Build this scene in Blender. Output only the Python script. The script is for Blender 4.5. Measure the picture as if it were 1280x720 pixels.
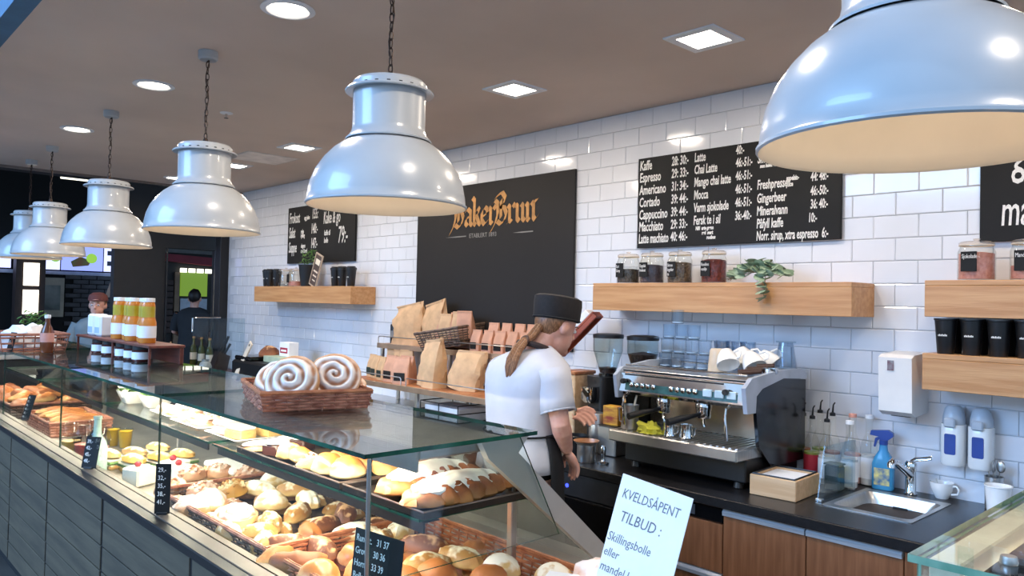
import bpy, bmesh, math, random
from mathutils import Vector, Matrix, noise

# ------------------------------------------------------------------ scene, camera, light
for o in list(bpy.data.objects): bpy.data.objects.remove(o)
SC = bpy.context.scene
COL = SC.collection
R = math.radians
random.seed(7)
CAMH = 1.70          # eye height
WY = 3.65            # the tiled wall
CEIL = 2.865
WT = 0.913           # worktop height

cam = bpy.data.cameras.new('camera'); camo = bpy.data.objects.new('camera', cam); COL.objects.link(camo)
yaw, pit, rol = R(46.81), R(1.15), R(-1.28)
cam.sensor_width = 36.0; cam.lens = 962.5/1280*36.0; cam.clip_start = 0.02
fw = Vector((-math.sin(yaw)*math.cos(pit), math.cos(yaw)*math.cos(pit), math.sin(pit)))
rt = Vector((math.cos(yaw), math.sin(yaw), 0)); dn = fw.cross(rt)
r2 = rt*math.cos(rol)+dn*math.sin(rol); d2 = dn*math.cos(rol)-rt*math.sin(rol)
mw = Matrix((( r2.x,-d2.x,-fw.x),( r2.y,-d2.y,-fw.y),( r2.z,-d2.z,-fw.z))).to_4x4()
mw.translation = Vector((0,0,CAMH)); camo.matrix_world = mw
SC.camera = camo
SC.view_settings.view_transform = 'Standard'; SC.view_settings.look = 'None'
SC.view_settings.gamma = 1.0; SC.view_settings.use_curve_mapping = False
SC.view_settings.exposure = 0.2

W = bpy.data.worlds.new('World'); SC.world = W; W.use_nodes = True
bg = W.node_tree.nodes['Background']; bg.inputs[0].default_value = (0.48,0.70,1.0,1); bg.inputs[1].default_value = 1.15

def lamp(name, kind, loc, power, color, rot=(0,0,0), size=0.2, sizey=None, spot=None, blend=0.5):
    l = bpy.data.lights.new(name, kind); l.energy = power; l.color = color
    if kind == 'AREA':
        l.shape = 'RECTANGLE' if sizey else 'SQUARE'; l.size = size
        if sizey: l.size_y = sizey
    elif kind == 'SPOT':
        l.spot_size = spot; l.spot_blend = blend; l.shadow_soft_size = size
    elif kind == 'POINT': l.shadow_soft_size = size
    o = bpy.data.objects.new(name, l); COL.objects.link(o); o.location = loc; o.rotation_euler = rot
    return o
# assumed hall light: unseen blue area lamp, added in front of the shop
hall = lamp('assumed_hall_light', 'AREA', (-6.0,-9.0,6.5), 1600, (0.27,0.54,1.0), size=7.0, sizey=5.0)
hall.rotation_euler = (Vector((-2.5,1.6,1.6))-hall.location).to_track_quat('-Z','Y').to_euler()

# ------------------------------------------------------------------ materials
def lin(h):
    h = h.lstrip('#'); c = [int(h[i:i+2],16)/255 for i in (0,2,4)]
    return tuple(x/12.92 if x<=0.04045 else ((x+0.055)/1.055)**2.4 for x in c)+(1,)
MATS = {}
def mat(name, col, rough=0.5, metal=0.0, var=0.08, scale=8.0, bump=0.0, bscale=60.0, col2=None, spec=0.5, stretch=None, coat=0.0, sheen=0.0):
    if name in MATS: return MATS[name]
    m = bpy.data.materials.new(name); m.use_nodes = True; MATS[name] = m
    nt = m.node_tree; b = nt.nodes['Principled BSDF']
    b.inputs['Roughness'].default_value = rough; b.inputs['Metallic'].default_value = metal
    b.inputs['Specular IOR Level'].default_value = spec; b.inputs['Coat Weight'].default_value = coat
    tc = nt.nodes.new('ShaderNodeTexCoord'); mp = nt.nodes.new('ShaderNodeMapping')
    nt.links.new(tc.outputs['Object'], mp.inputs[0])
    if stretch: mp.inputs['Scale'].default_value = stretch
    n = nt.nodes.new('ShaderNodeTexNoise'); n.inputs['Scale'].default_value = scale; n.inputs['Detail'].default_value = 4
    nt.links.new(mp.outputs[0], n.inputs['Vector'])
    r = nt.nodes.new('ShaderNodeValToRGB'); nt.links.new(n.outputs['Fac'], r.inputs[0])
    c = lin(col); c2 = lin(col2) if col2 else tuple(min(1,x*(1-var*2)) for x in c[:3])+(1,)
    c1 = c if col2 else tuple(min(1,x*(1+var)) for x in c[:3])+(1,)
    r.color_ramp.elements[0].position = 0.35; r.color_ramp.elements[1].position = 0.65
    r.color_ramp.elements[0].color = c2; r.color_ramp.elements[1].color = c1
    nt.links.new(r.outputs[0], b.inputs['Base Color'])
    if bump:
        n2 = nt.nodes.new('ShaderNodeTexNoise'); n2.inputs['Scale'].default_value = bscale
        nt.links.new(mp.outputs[0], n2.inputs['Vector'])
        bp = nt.nodes.new('ShaderNodeBump'); bp.inputs['Strength'].default_value = bump; bp.inputs['Distance'].default_value = 0.01
        nt.links.new(n2.outputs['Fac'], bp.inputs['Height']); nt.links.new(bp.outputs[0], b.inputs['Normal'])
    return m
def emis(name, col, s):
    if name in MATS: return MATS[name]
    m = bpy.data.materials.new(name); m.use_nodes = True; MATS[name] = m
    nt = m.node_tree; b = nt.nodes['Principled BSDF']
    b.inputs['Base Color'].default_value = (0.02,0.02,0.02,1)
    b.inputs['Emission Color'].default_value = lin(col); b.inputs['Emission Strength'].default_value = s
    return m
def thin_glass(name, tint='#ffffff', refl=1.0, rough=0.0, ior=1.5):
    if name in MATS: return MATS[name]
    m = bpy.data.materials.new(name); m.use_nodes = True; MATS[name] = m
    nt = m.node_tree; nt.nodes.clear()
    out = nt.nodes.new('ShaderNodeOutputMaterial'); mx = nt.nodes.new('ShaderNodeMixShader')
    t = nt.nodes.new('ShaderNodeBsdfTransparent'); t.inputs[0].default_value = lin(tint)
    g = nt.nodes.new('ShaderNodeBsdfGlossy'); g.inputs['Roughness'].default_value = rough
    lw = nt.nodes.new('ShaderNodeLayerWeight'); lw.inputs[0].default_value = 0.5      # Schlick reflectance, same for both faces
    pw = nt.nodes.new('ShaderNodeMath'); pw.operation = 'POWER'; pw.inputs[1].default_value = 5.0
    mu = nt.nodes.new('ShaderNodeMath'); mu.operation = 'MULTIPLY_ADD'; mu.inputs[1].default_value = 0.96*refl; mu.inputs[2].default_value = 0.035*refl; mu.use_clamp = True
    nt.links.new(lw.outputs['Facing'], pw.inputs[0]); nt.links.new(pw.outputs[0], mu.inputs[0]); nt.links.new(mu.outputs[0], mx.inputs[0])
    nt.links.new(t.outputs[0], mx.inputs[1]); nt.links.new(g.outputs[0], mx.inputs[2])
    nt.links.new(mx.outputs[0], out.inputs[0])
    return m
def baked(name, side, top, dust=None, rough=0.55, dustamt=0.5):
    # bread: crust colour by height on the loaf (the bake), blotches and, where asked, flour or sugar on the top
    if name in MATS: return MATS[name]
    m = bpy.data.materials.new(name); m.use_nodes = True; MATS[name] = m
    nt = m.node_tree; b = nt.nodes['Principled BSDF']; b.inputs['Roughness'].default_value = rough
    tc = nt.nodes.new('ShaderNodeTexCoord'); sp = nt.nodes.new('ShaderNodeSeparateXYZ')
    nt.links.new(tc.outputs['Generated'], sp.inputs[0])
    n = nt.nodes.new('ShaderNodeTexNoise'); n.inputs['Scale'].default_value = 22; n.inputs['Detail'].default_value = 3
    nt.links.new(tc.outputs['Object'], n.inputs['Vector'])
    ad = nt.nodes.new('ShaderNodeMath'); ad.operation = 'MULTIPLY_ADD'; ad.inputs[1].default_value = 0.7
    nt.links.new(n.outputs['Fac'], ad.inputs[0]); nt.links.new(sp.outputs[2], ad.inputs[2])
    r = nt.nodes.new('ShaderNodeValToRGB'); nt.links.new(ad.outputs[0], r.inputs[0])
    r.color_ramp.elements[0].position = 0.5; r.color_ramp.elements[1].position = 1.1
    r.color_ramp.elements[0].color = lin(side); r.color_ramp.elements[1].color = lin(top)
    src = r.outputs[0]
    if dust:
        n2 = nt.nodes.new('ShaderNodeTexNoise'); n2.inputs['Scale'].default_value = 30
        nt.links.new(tc.outputs['Object'], n2.inputs['Vector'])
        a2 = nt.nodes.new('ShaderNodeMath'); a2.operation = 'MULTIPLY'
        nt.links.new(n2.outputs['Fac'], a2.inputs[0]); nt.links.new(sp.outputs[2], a2.inputs[1])
        r2 = nt.nodes.new('ShaderNodeValToRGB'); r2.color_ramp.elements[0].position = 0.5-dustamt*0.4; r2.color_ramp.elements[1].position = 0.62-dustamt*0.4
        nt.links.new(a2.outputs[0], r2.inputs[0])
        mx = nt.nodes.new('ShaderNodeMixRGB'); nt.links.new(r2.outputs[0], mx.inputs[0])
        nt.links.new(src, mx.inputs[1]); mx.inputs[2].default_value = lin(dust); src = mx.outputs[0]
    nt.links.new(src, b.inputs['Base Color'])
    bp = nt.nodes.new('ShaderNodeBump'); bp.inputs['Strength'].default_value = 0.35; bp.inputs['Distance'].default_value = 0.006
    nt.links.new(n.outputs['Fac'], bp.inputs['Height']); nt.links.new(bp.outputs[0], b.inputs['Normal'])
    return m
def attr_mat(name, rough=0.5):
    if name in MATS: return MATS[name]
    m = bpy.data.materials.new(name); m.use_nodes = True; MATS[name] = m
    nt = m.node_tree; b = nt.nodes['Principled BSDF']; b.inputs['Roughness'].default_value = rough
    a = nt.nodes.new('ShaderNodeAttribute'); a.attribute_name = 'Col'
    nt.links.new(a.outputs[0], b.inputs['Base Color'])
    return m
def wood(name, a, b_, rough=0.45, scale=3.0, stretch=(1,14,14), dist=1.5):
    if name in MATS: return MATS[name]
    m = mat(name, a, rough, 0, col2=b_, scale=scale, stretch=stretch, bump=0.08, bscale=12)
    return m

M = dict(
 enamel=mat('white_enamel','#b0b3b6',0.28,var=0.02,coat=0.3), inner=mat('cream_enamel','#d6c4ac',0.5,var=0.02),
 chain=mat('dark_bronze','#3a2a22',0.4,0.7), plaster=mat('taupe_plaster','#d8c5b7',0.75,var=0.04,scale=1.2),
 tile=mat('white_glazed_tile','#dcdee4',0.12,var=0.02,scale=3,coat=0.3), grout=mat('grey_grout','#b9bbc1',0.9),
 oak=wood('oak','#cb9a68','#b98452',0.42), worktop=mat('black_worktop','#1c1b1d',0.32,var=0.15,scale=60),
 walnut=wood('walnut','#94603f','#784a2d',0.4,stretch=(14,14,1)), alu=mat('brushed_aluminium','#c4c9d0',0.35,0.4,stretch=(1,40,40)),
 steel=mat('stainless_steel','#c3c1be',0.3,0.9,var=0.05,stretch=(1,30,1)), chrome=mat('chrome','#dcdcdc',0.08,1.0,var=0.02),
 black=mat('black_plastic','#131315',0.42,var=0.1), blackm=mat('black_matt','#101012',0.75,var=0.1), blackg=mat('black_gloss','#0c0c0e',0.16,var=0.1),
 slate=mat('chalkboard','#171616',0.65,var=0.15,scale=4,spec=0.3), brand=mat('dark_board','#211e1d',0.6,var=0.06,scale=2,spec=0.3),
 chalk=mat('chalk_white','#e6e4e0',0.9,var=0.05,scale=80), gold=mat('gold_paint','#c08a4a',0.45,0.1,var=0.12,scale=20), grey_ink=mat('silver_ink','#8c8884',0.6),
 glass=thin_glass('clear_glass','#fdfdfb'), glass_g=thin_glass('case_glass','#f8fcfa',0.9), glass_t=thin_glass('tinted_glass','#eef4f5',1.0),
 gedge=mat('green_glass_edge','#1d5a44',0.15,var=0.2,scale=10,col2='#0d2f26'),
 plank=wood('grey_washed_plank','#5c5140','#473f33',0.7,scale=2.0,stretch=(1,10,10)), trim=mat('dark_trim','#1b1a1c',0.4), ledge=mat('ledge_metal','#6a6058',0.4,0.4,var=0.06),
 wicker=mat('red_brown_wicker','#bb8068',0.55,col2='#8d5442',scale=30), wickerd=mat('dark_wicker','#5d463a',0.6,col2='#3c2a22',scale=30),
 wickerg=mat('grey_wicker','#7d6656',0.6,col2='#54443a',scale=30), wickerl=mat('tan_wicker','#b8764f',0.55,col2='#8d4f33',scale=30),
 kraft=mat('kraft_paper','#d2aa80',0.75,var=0.08,scale=12,bump=0.2,bscale=25), kraftp=mat('pink_kraft_paper','#d09a7c',0.7,var=0.08,scale=12),
 white=mat('white_paper','#eeeff2',0.7,var=0.02), cream=mat('cream_card','#e8dcc8',0.7), ink=mat('pencil_ink','#76767c',0.8),
 porcelain=mat('white_porcelain','#efefee',0.15,var=0.02,coat=0.4), skin=mat('skin','#d9a590',0.5,var=0.05,scale=25,col2='#cf9480'),
 shirt=mat('white_cotton','#c6c5cb',0.8,var=0.03,bump=0.25,bscale=14), apron=mat('black_cotton','#121214',0.8,var=0.1), hat=mat('black_felt','#1c1615',0.8,var=0.15,scale=60),
 hair=mat('light_brown_hair','#9a6c48',0.45,col2='#5e3c26',scale=40,stretch=(6,6,1)),
 leaf=mat('eucalyptus_leaf','#98ab92',0.5,col2='#6c8468',scale=20), leafd=mat('green_leaf','#5f8a3a',0.5,col2='#3e6128',scale=20),
 b_golden=baked('golden_bread','#e2bb7e','#a8642f'), b_dark=baked('dark_bread','#c08048','#8a4c28'), b_pale=baked('pale_bread','#dcb876','#b07c40',dust='#f0e2c2',dustamt=0.35),
 b_white=baked('floured_bread','#dcc18c','#cfa868',dust='#f4ecd8',dustamt=0.7), b_crumb=baked('crumble_bun','#cf9f74','#b98363',dust='#e9cdb9',dustamt=0.5),
 b_pink=baked('glazed_danish','#d89f63','#e8b9a0',dust='#fbeee8',dustamt=0.7), b_yellow=baked('yellow_muffin','#dba843','#c58a3c',dust='#efe0b0',dustamt=0.4),
 b_brown=baked('brown_crust','#a4653c','#6f3d22',dust='#d9a878',dustamt=0.3), b_bun=baked('glossy_bun','#ecd2a2','#b06c35',rough=0.32),
 icing=mat('white_icing','#fbf8f4',0.35,var=0.03,scale=30), pinkicing=mat('pink_icing','#f3dcd6',0.35,var=0.03), choc=mat('chocolate','#3a1c14',0.4),
 swirl=attr_mat('sugared_swirl'), berry=mat('red_berry','#b8323a',0.25), cakew=mat('cream_cake','#f3ecd8',0.6), cakes=mat('sponge_cake','#d8b06a',0.7,scale=50,var=0.12),
 tray=mat('black_tray','#2a2422',0.4,0.4), trays=mat('tray_rim','#8a7f7c',0.3,0.8), beans=mat('coffee_beans','#2c170e',0.4,bump=0.8,bscale=120,scale=120,col2='#4a2a18'),
 cloth_y=mat('yellow_cloth','#d3cf4a',0.85,var=0.1), green_box=mat('sage_card','#aab69a',0.7), redlab=mat('red_label','#b02a3c',0.5), bluelab=mat('blue_label','#2c4a9a',0.35),
 cork=wood('pale_bamboo','#d8b48c','#c79f76',0.5), floorm=mat('dark_floor_tile','#4f4b47',0.45,var=0.1,scale=3), pink=mat('pink_label','#d89a8a',0.7),
 bulb=emis('bulb','#fff6e8',5.0), panel=emis('downlight_panel','#fff3e2',16.0), led=emis('led_strip','#ffe9cc',6.0), screen_b=emis('blue_screen','#7f8fe0',1.6), screen_w=emis('pale_screen','#b9c2f4',1.7), lightbox=emis('light_box','#fff6e6',2.4),
 screen_g=emis('green_print','#8fc44a',1.0), greenlit=emis('green_lit_panel','#9ccb3c',0.4), whitel=emis('white_lit_strip','#fffbe8',2.0),
)

# ------------------------------------------------------------------ mesh building
class MB:
    def __init__(s): s.v=[]; s.f=[]; s.m=[]; s.mi=0; s.col=None
    def add(s, vs, fs):
        n=len(s.v); s.v += [tuple(p) for p in vs]
        for f in fs: s.f.append(tuple(i+n for i in f)); s.m.append(s.mi)
        return s
    def box(s,x0,x1,y0,y1,z0,z1):
        vs=[(x,y,z) for z in (z0,z1) for y in (y0,y1) for x in (x0,x1)]
        return s.add(vs,[(0,2,3,1),(4,5,7,6),(0,1,5,4),(2,6,7,3),(0,4,6,2),(1,3,7,5)])
    def rbox(s,x0,x1,y0,y1,z0,z1,b=0.004):
        # bevelled box: chamfered all round
        b=min(b,(x1-x0)*.45,(y1-y0)*.45,(z1-z0)*.45)
        bm=bmesh.new(); bmesh.ops.create_cube(bm,size=1)
        for v in bm.verts:
            v.co=Vector(((x0+x1)/2+v.co.x*(x1-x0),(y0+y1)/2+v.co.y*(y1-y0),(z0+z1)/2+v.co.z*(z1-z0)))
        bmesh.ops.bevel(bm,geom=bm.edges[:],offset=b,segments=1,affect='EDGES',profile=0.5)
        bm.verts.index_update(); s.add([v.co[:] for v in bm.verts],[[v.index for v in f.verts] for f in bm.faces]); bm.free(); return s
    def lathe(s,prof,c=(0,0,0),seg=24,ax='z',cap=True):
        vs=[];fs=[];n=len(prof)
        for i in range(seg):
            a=2*math.pi*i/seg
            for r,h in prof:
                p=(r*math.cos(a),r*math.sin(a),h)
                if ax=='x': p=(p[2],p[0],p[1])
                if ax=='y': p=(p[1],p[2],p[0])
                vs.append((c[0]+p[0],c[1]+p[1],c[2]+p[2]))
        for i in range(seg):
            j=(i+1)%seg
            for k in range(n-1): fs.append((i*n+k,j*n+k,j*n+k+1,i*n+k+1))
        if cap:
            if prof[0][0]>1e-5: fs.append(tuple(i*n for i in range(seg))[::-1])
            if prof[-1][0]>1e-5: fs.append(tuple(i*n+n-1 for i in range(seg)))
        return s.add(vs,fs)
    def cyl(s,c,r,h,seg=16,ax='z',r2=None): return s.lathe([(r,0),(r if r2 is None else r2,h)],c,seg,ax)
    def tube(s,pts,r,seg=6,closed=False,cap=True):
        pts=[Vector(p) for p in pts]; n=len(pts); vs=[];fs=[]; up=None
        for i,p in enumerate(pts):
            if closed: d=pts[(i+1)%n]-pts[i-1]
            else: d=pts[min(i+1,n-1)]-pts[max(i-1,0)]
            d.normalize()
            if up is None:
                up=Vector((0,0,1)) if abs(d.z)<.9 else Vector((1,0,0))
            a=d.cross(up)
            if a.length<1e-4: a=d.orthogonal()
            a.normalize(); b=a.cross(d).normalized(); up=b
            rr=r[i] if isinstance(r,(list,tuple)) else r
            for k in range(seg):
                t=2*math.pi*k/seg; vs.append(p+a*math.cos(t)*rr+b*math.sin(t)*rr)
        for i in range(n if closed else n-1):
            j=(i+1)%n
            for k in range(seg):
                l=(k+1)%seg; fs.append((i*seg+k,j*seg+k,j*seg+l,i*seg+l))
        if cap and not closed: fs.append(tuple(range(seg))); fs.append(tuple((n-1)*seg+k for k in range(seg))[::-1])
        return s.add(vs,fs)
    def prism(s,poly,a0,a1,ax='z'):
        # polygon extruded along an axis; poly in the other two axes (x,y / x,z / y,z)
        n=len(poly); f={'z':lambda p,a:(p[0],p[1],a),'y':lambda p,a:(p[0],a,p[1]),'x':lambda p,a:(a,p[0],p[1])}[ax]
        vs=[f(p,a0) for p in poly]+[f(p,a1) for p in poly]
        fs=[tuple(range(n))[::-1],tuple(range(n,2*n))]+[(i,(i+1)%n,n+(i+1)%n,n+i) for i in range(n)]
        return s.add(vs,fs)
    def blob(s,sx,sy,sz,c=(0,0,0),amp=0.06,fr=2.0,seed=0,nu=16,nv=9,flat=0.35,fn=None,rot=None):
        # bun-like closed form: ellipsoid with a flattened underside
        vs=[];fs=[]; off=Vector((seed*3.1,seed*1.7,seed*.9))
        for j in range(nv+1):
            ph=-math.pi/2+math.pi*j/nv
            for i in range(nu):
                th=2*math.pi*i/nu
                d=Vector((math.cos(ph)*math.cos(th),math.cos(ph)*math.sin(th),math.sin(ph)))
                k=1+amp*noise.noise(d*fr+off)*2
                if fn: k*=fn(d,th,ph)
                p=Vector((d.x*sx*k,d.y*sy*k,d.z*sz*k))
                if p.z<0: p.z*=flat
                if rot: p=rot@p
                vs.append((c[0]+p.x,c[1]+p.y,c[2]+p.z))
        for j in range(nv):
            for i in range(nu):
                k=(i+1)%nu
                if j==0: fs.append((i,nu+k,nu+i)[::1]) if False else fs.append((0*nu+i,nu+k,nu+i)) 
                elif j==nv-1: fs.append((j*nu+i,j*nu+k,(j+1)*nu+i))
                else: fs.append((j*nu+i,j*nu+k,(j+1)*nu+k,(j+1)*nu+i))
        return s.add(vs,fs)
    def loft(s,rings,cap=True):
        n=len(rings[0]); vs=[p for r in rings for p in r]; fs=[]
        for j in range(len(rings)-1):
            for i in range(n):
                k=(i+1)%n; fs.append((j*n+i,j*n+k,(j+1)*n+k,(j+1)*n+i))
        if cap: fs.append(tuple(range(n))[::-1]); fs.append(tuple((len(rings)-1)*n+i for i in range(n)))
        return s.add(vs,fs)
    def xf(s,mx):
        s.v=[tuple(mx@Vector(p)) for p in s.v]; return s
    def mesh(s,name,mats,smooth=False):
        me=bpy.data.meshes.new(name); me.from_pydata(s.v,[],s.f)
        if not isinstance(mats,(list,tuple)): mats=[mats]
        for m in mats: me.materials.append(m)
        if len(mats)>1: me.polygons.foreach_set('material_index',s.m)
        bm=bmesh.new(); bm.from_mesh(me); bmesh.ops.remove_doubles(bm,verts=bm.verts,dist=1e-6); bmesh.ops.recalc_face_normals(bm,faces=bm.faces); bm.to_mesh(me); bm.free()
        if smooth: 
            me.polygons.foreach_set('use_smooth',[True]*len(me.polygons))
            try: me.set_sharp_from_angle(angle=R(smooth if not isinstance(smooth,bool) else 40))
            except Exception: pass
        me.update(); return me
    def build(s,name,mats,parent=None,smooth=False,loc=None):
        o=bpy.data.objects.new(name,s.mesh(name,mats,smooth)); COL.objects.link(o)
        if parent: o.parent=parent
        if loc is not None: o.location=loc
        return o
def tag(o,label,cat,group=None,kind=None):
    if label: o['label']=label
    if cat: o['category']=cat
    if group: o['group']=group
    if kind: o['kind']=kind
    return o
def thing(name,label,cat,loc=(0,0,0),rz=0,group=None,rot=None):
    o=bpy.data.objects.new(name,None); COL.objects.link(o); o.empty_display_size=0.05
    o.location=loc; o.rotation_euler=rot if rot else (0,0,rz)
    return tag(o,label,cat,group)
def struct(o): o['kind']='structure'; return o
def copy_tree(o,parent=None):
    c=o.copy(); COL.objects.link(c); c.parent=parent
    for ch in list(o.children): copy_tree(ch,c)
    return c
def inst(name,me,loc,rot=(0,0,0),scale=(1,1,1),parent=None):
    o=bpy.data.objects.new(name,me); COL.objects.link(o); o.location=loc; o.rotation_euler=rot; o.scale=scale
    if parent: o.parent=parent
    return o
TEXTS=[]
def text(s,parent,loc,size,m,xs=1.0,rot=(math.pi/2,0,0),shear=0.0,extr=0.0006,align='LEFT',name='lettering',bold=0.0):
    cu=bpy.data.curves.new(name,'FONT'); cu.body=s; cu.size=size; cu.extrude=extr; cu.shear=shear; cu.align_x=align; cu.offset=bold; cu.resolution_u=2
    cu.materials.append(m)
    o=bpy.data.objects.new(name,cu); COL.objects.link(o); o.parent=parent; o.location=loc; o.rotation_euler=rot; o.scale=(xs,1,1)
    TEXTS.append(o); return o
def finish_texts():
    dg=bpy.context.evaluated_depsgraph_get(); dg.update()
    for o in TEXTS:
        me=bpy.data.meshes.new_from_object(o.evaluated_get(dg)); me.name='lettering'
        n=bpy.data.objects.new(o.name,me); COL.objects.link(n); n.parent=o.parent; n.location=o.location; n.rotation_euler=o.rotation_euler; n.scale=o.scale
        cu=o.data; bpy.data.objects.remove(o); bpy.data.curves.remove(cu)
def rrect(w,h,r,n=4):
    p=[]
    for cx,cy,a in ((w/2-r,h/2-r,0),(-w/2+r,h/2-r,90),(-w/2+r,-h/2+r,180),(w/2-r,-h/2+r,270)):
        for i in range(n+1): t=R(a+90*i/n); p.append((cx+r*math.cos(t),cy+r*math.sin(t)))
    return p

# ------------------------------------------------------------------ the room
XL = -8.62
struct(MB().box(-17,6,-12,9,-0.05,0).build('floor',M['floorm']))
ceil = struct(MB().box(-8.3,2.6,0.70,WY+0.2,CEIL,CEIL+0.15).build('ceiling',M['plaster']))
struct(MB().box(-8.3,2.6,0.62,0.70,CEIL-0.0,CEIL+0.30).build('trim_1',mat('blue_fascia','#2f6c94',0.5)))
struct(MB().box(-8.36,-8.3,0.62,WY+0.2,CEIL-0.02,CEIL+0.5).build('trim_2',mat('ceiling_edge','#7a6e68',0.7)))
wall = struct(MB().box(XL,2.6,WY,WY+0.2,0,CEIL).build('wall_back',M['grout']))
struct(MB().rbox(XL-0.14,XL,WY-0.10,WY+0.2,0,2.95,0.004).build('trim_3',mat('wall_end_profile','#17171b',0.5)))

# glazed wall tiles, each proud of the grouting
TP,TR,Z0 = 0.1945,0.1035,2.345
def tile_mesh(w,h):
    b=0.004; a=[(0.0011,0),(0.0011,-0.0045),(0.0011+b,-0.0065)]
    m=MB(); rings=[]
    for ins,d in a: rings.append([(ins,d,ins),(w-ins,d,ins),(w-ins,d,h-ins),(ins,d,h-ins)])
    m.loft(rings); return m
tm = tile_mesh(TP,TR).mesh('tile',M['tile'])
cand=[]
for k in range(-5,14):
    z1=Z0-TR*k; z0=z1-TR
    ph=-1.4505 if k%2==0 else -1.548
    h=TR
    n0=int((XL-ph)/TP)-1
    for i in range(n0,30):
        x=ph+i*TP
        if x<XL-0.001 or x+TP>2.6: continue
        if z1>CEIL+0.001 or z0<WT-0.06: continue
        cx,cz=x+TP/2,(z0+z1)/2
        cand.append((x,z0,cx,cz))
def hidden(cx,cz):
    if -4.86<cx<-3.40 and 1.5<cz<2.50: return True
    if -2.69<cx<-1.70 and 2.1<cz<2.50: return True
    return False
cand.sort(key=lambda t:(hidden(t[2],t[3]) or t[2]>-0.7, (t[2]+0.2)**2+(t[3]-1.7)**2))
for x,z0,cx,cz in cand[:295]: inst('tile',tm,(x,WY,z0),(0,0,random.uniform(-.002,.002)),parent=wall)
mb=MB(); src=tile_mesh(TP,TR)
for x,z0,cx,cz in cand[295:]: mb.add([(p[0]+x,p[1]+WY,p[2]+z0) for p in src.v],src.f)
tag(mb.build('tile_field',M['tile'],wall),None,None,kind='stuff')
# row cut under the ceiling
mb=MB()
ztop=Z0+5*TR
for i in range(60):
    x=XL+i*TP
    if x+TP<2.6 and CEIL-ztop>0.01: mb.add([(p[0]+x,p[1]+WY,p[2]*(CEIL-ztop)/TR+ztop) for p in src.v],src.f)
if mb.v: tag(mb.build('cut_tile_row',M['tile'],wall),None,None,kind='stuff')

# ------------------------------------------------------------------ ceiling lights
WARM=(1.0,0.86,0.70)
def square_light(x,y,label,on=True):
    t=thing('square_downlight',label,'ceiling light',(x,y,CEIL),group='square downlights along the tiled wall')
    m=MB(); s=0.125; i=0.085
    for a in ((-s,s,-s,-i),(-s,s,i,s),(-s,-i,-i,i),(i,s,-i,i)): m.box(a[0],a[1],a[2],a[3],-0.008,-0.0005)
    m.build('frame',M['white'],t)
    MB().box(-i,i,-i,i,-0.004,-0.001).build('light_panel',M['panel'],t)
    if on:
        l=lamp('downlight_beam','AREA',(x,y,CEIL-0.02),SQP,WARM,size=0.16)
        l.parent=t; l.location=(0,0,-0.02)
SQP=8.5
square_light(-1.86,2.85,'square white downlight nearest the camera, above the menu board')
square_light(-3.04,2.84,'square white downlight above the dark brand board')
square_light(-4.24,2.84,'square downlight hidden behind the big pendant lamp')
square_light(-5.44,2.83,'small far square downlight next to the white ceiling hatch')
square_light(-0.66,2.85,'square downlight over the sink end of the worktop')
square_light(-6.64,2.83,'square downlight over the far oak shelf')
for (x,y,lab) in ((-2.876,1.43,'large round downlight left of the big pendant lamp'),(-4.46,1.437,'round downlight beside the third pendant chain'),(-6.07,1.45,'small far round downlight beside the fourth pendant'),(-7.8,2.74,'tiny round downlight near the ceiling edge'),(-1.29,1.43,'assumed round downlight between the two nearest pendant lamps'),(0.30,1.43,'assumed round downlight past the nearest pendant lamp')):  # last two are assumed, out of view, added to light the pendant domes
    t=thing('round_downlight',lab,'ceiling light',(x,y,CEIL),group='round downlights above the counter')
    MB().lathe([(0.075,-0.0005),(0.105,-0.0005),(0.108,-0.006),(0.085,-0.010),(0.075,-0.004)],seg=28,cap=False).build('ring',M['white'],t,True)
    MB().lathe([(0,-0.003),(0.075,-0.003),(0.075,-0.0008),(0,-0.0008)],seg=28,cap=False).build('light_panel',M['panel'],t)
    l=lamp('downlight_beam','AREA',(0,0,-0.02),9,WARM,size=0.13); l.parent=t
t=thing('ceiling_hatch','flat pale square hatch panel set into the ceiling','hatch',(-6.1,2.845,CEIL))
MB().rbox(-0.2,0.2,-0.21,0.21,-0.006,-0.0005,0.002).build('panel',mat('pale_hatch','#f0e8e2',0.7),t)
m=MB()
for a in ((-.215,.215,-.225,-.212),(-.215,.215,.212,.225),(-.215,-.202,-.212,.212),(.202,.215,-.212,.212)): m.box(*a,-0.004,-0.0005)
m.build('frame',mat('hatch_frame','#cfc8c2',0.6),t)
t=thing('sprinkler','tiny white ceiling sprinkler with dark centre','sprinkler',(-4.787,1.983,CEIL))
MB().lathe([(0,-0.0005),(0.04,-0.0005),(0.038,-0.005),(0.012,-0.008),(0,-0.008)],seg=16).build('plate',M['white'],t,True)
MB().lathe([(0.008,-0.008),(0.006,-0.03),(0.014,-0.032),(0.014,-0.035),(0,-0.035)],seg=10).build('nozzle',M['chrome'],t,True)

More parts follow.
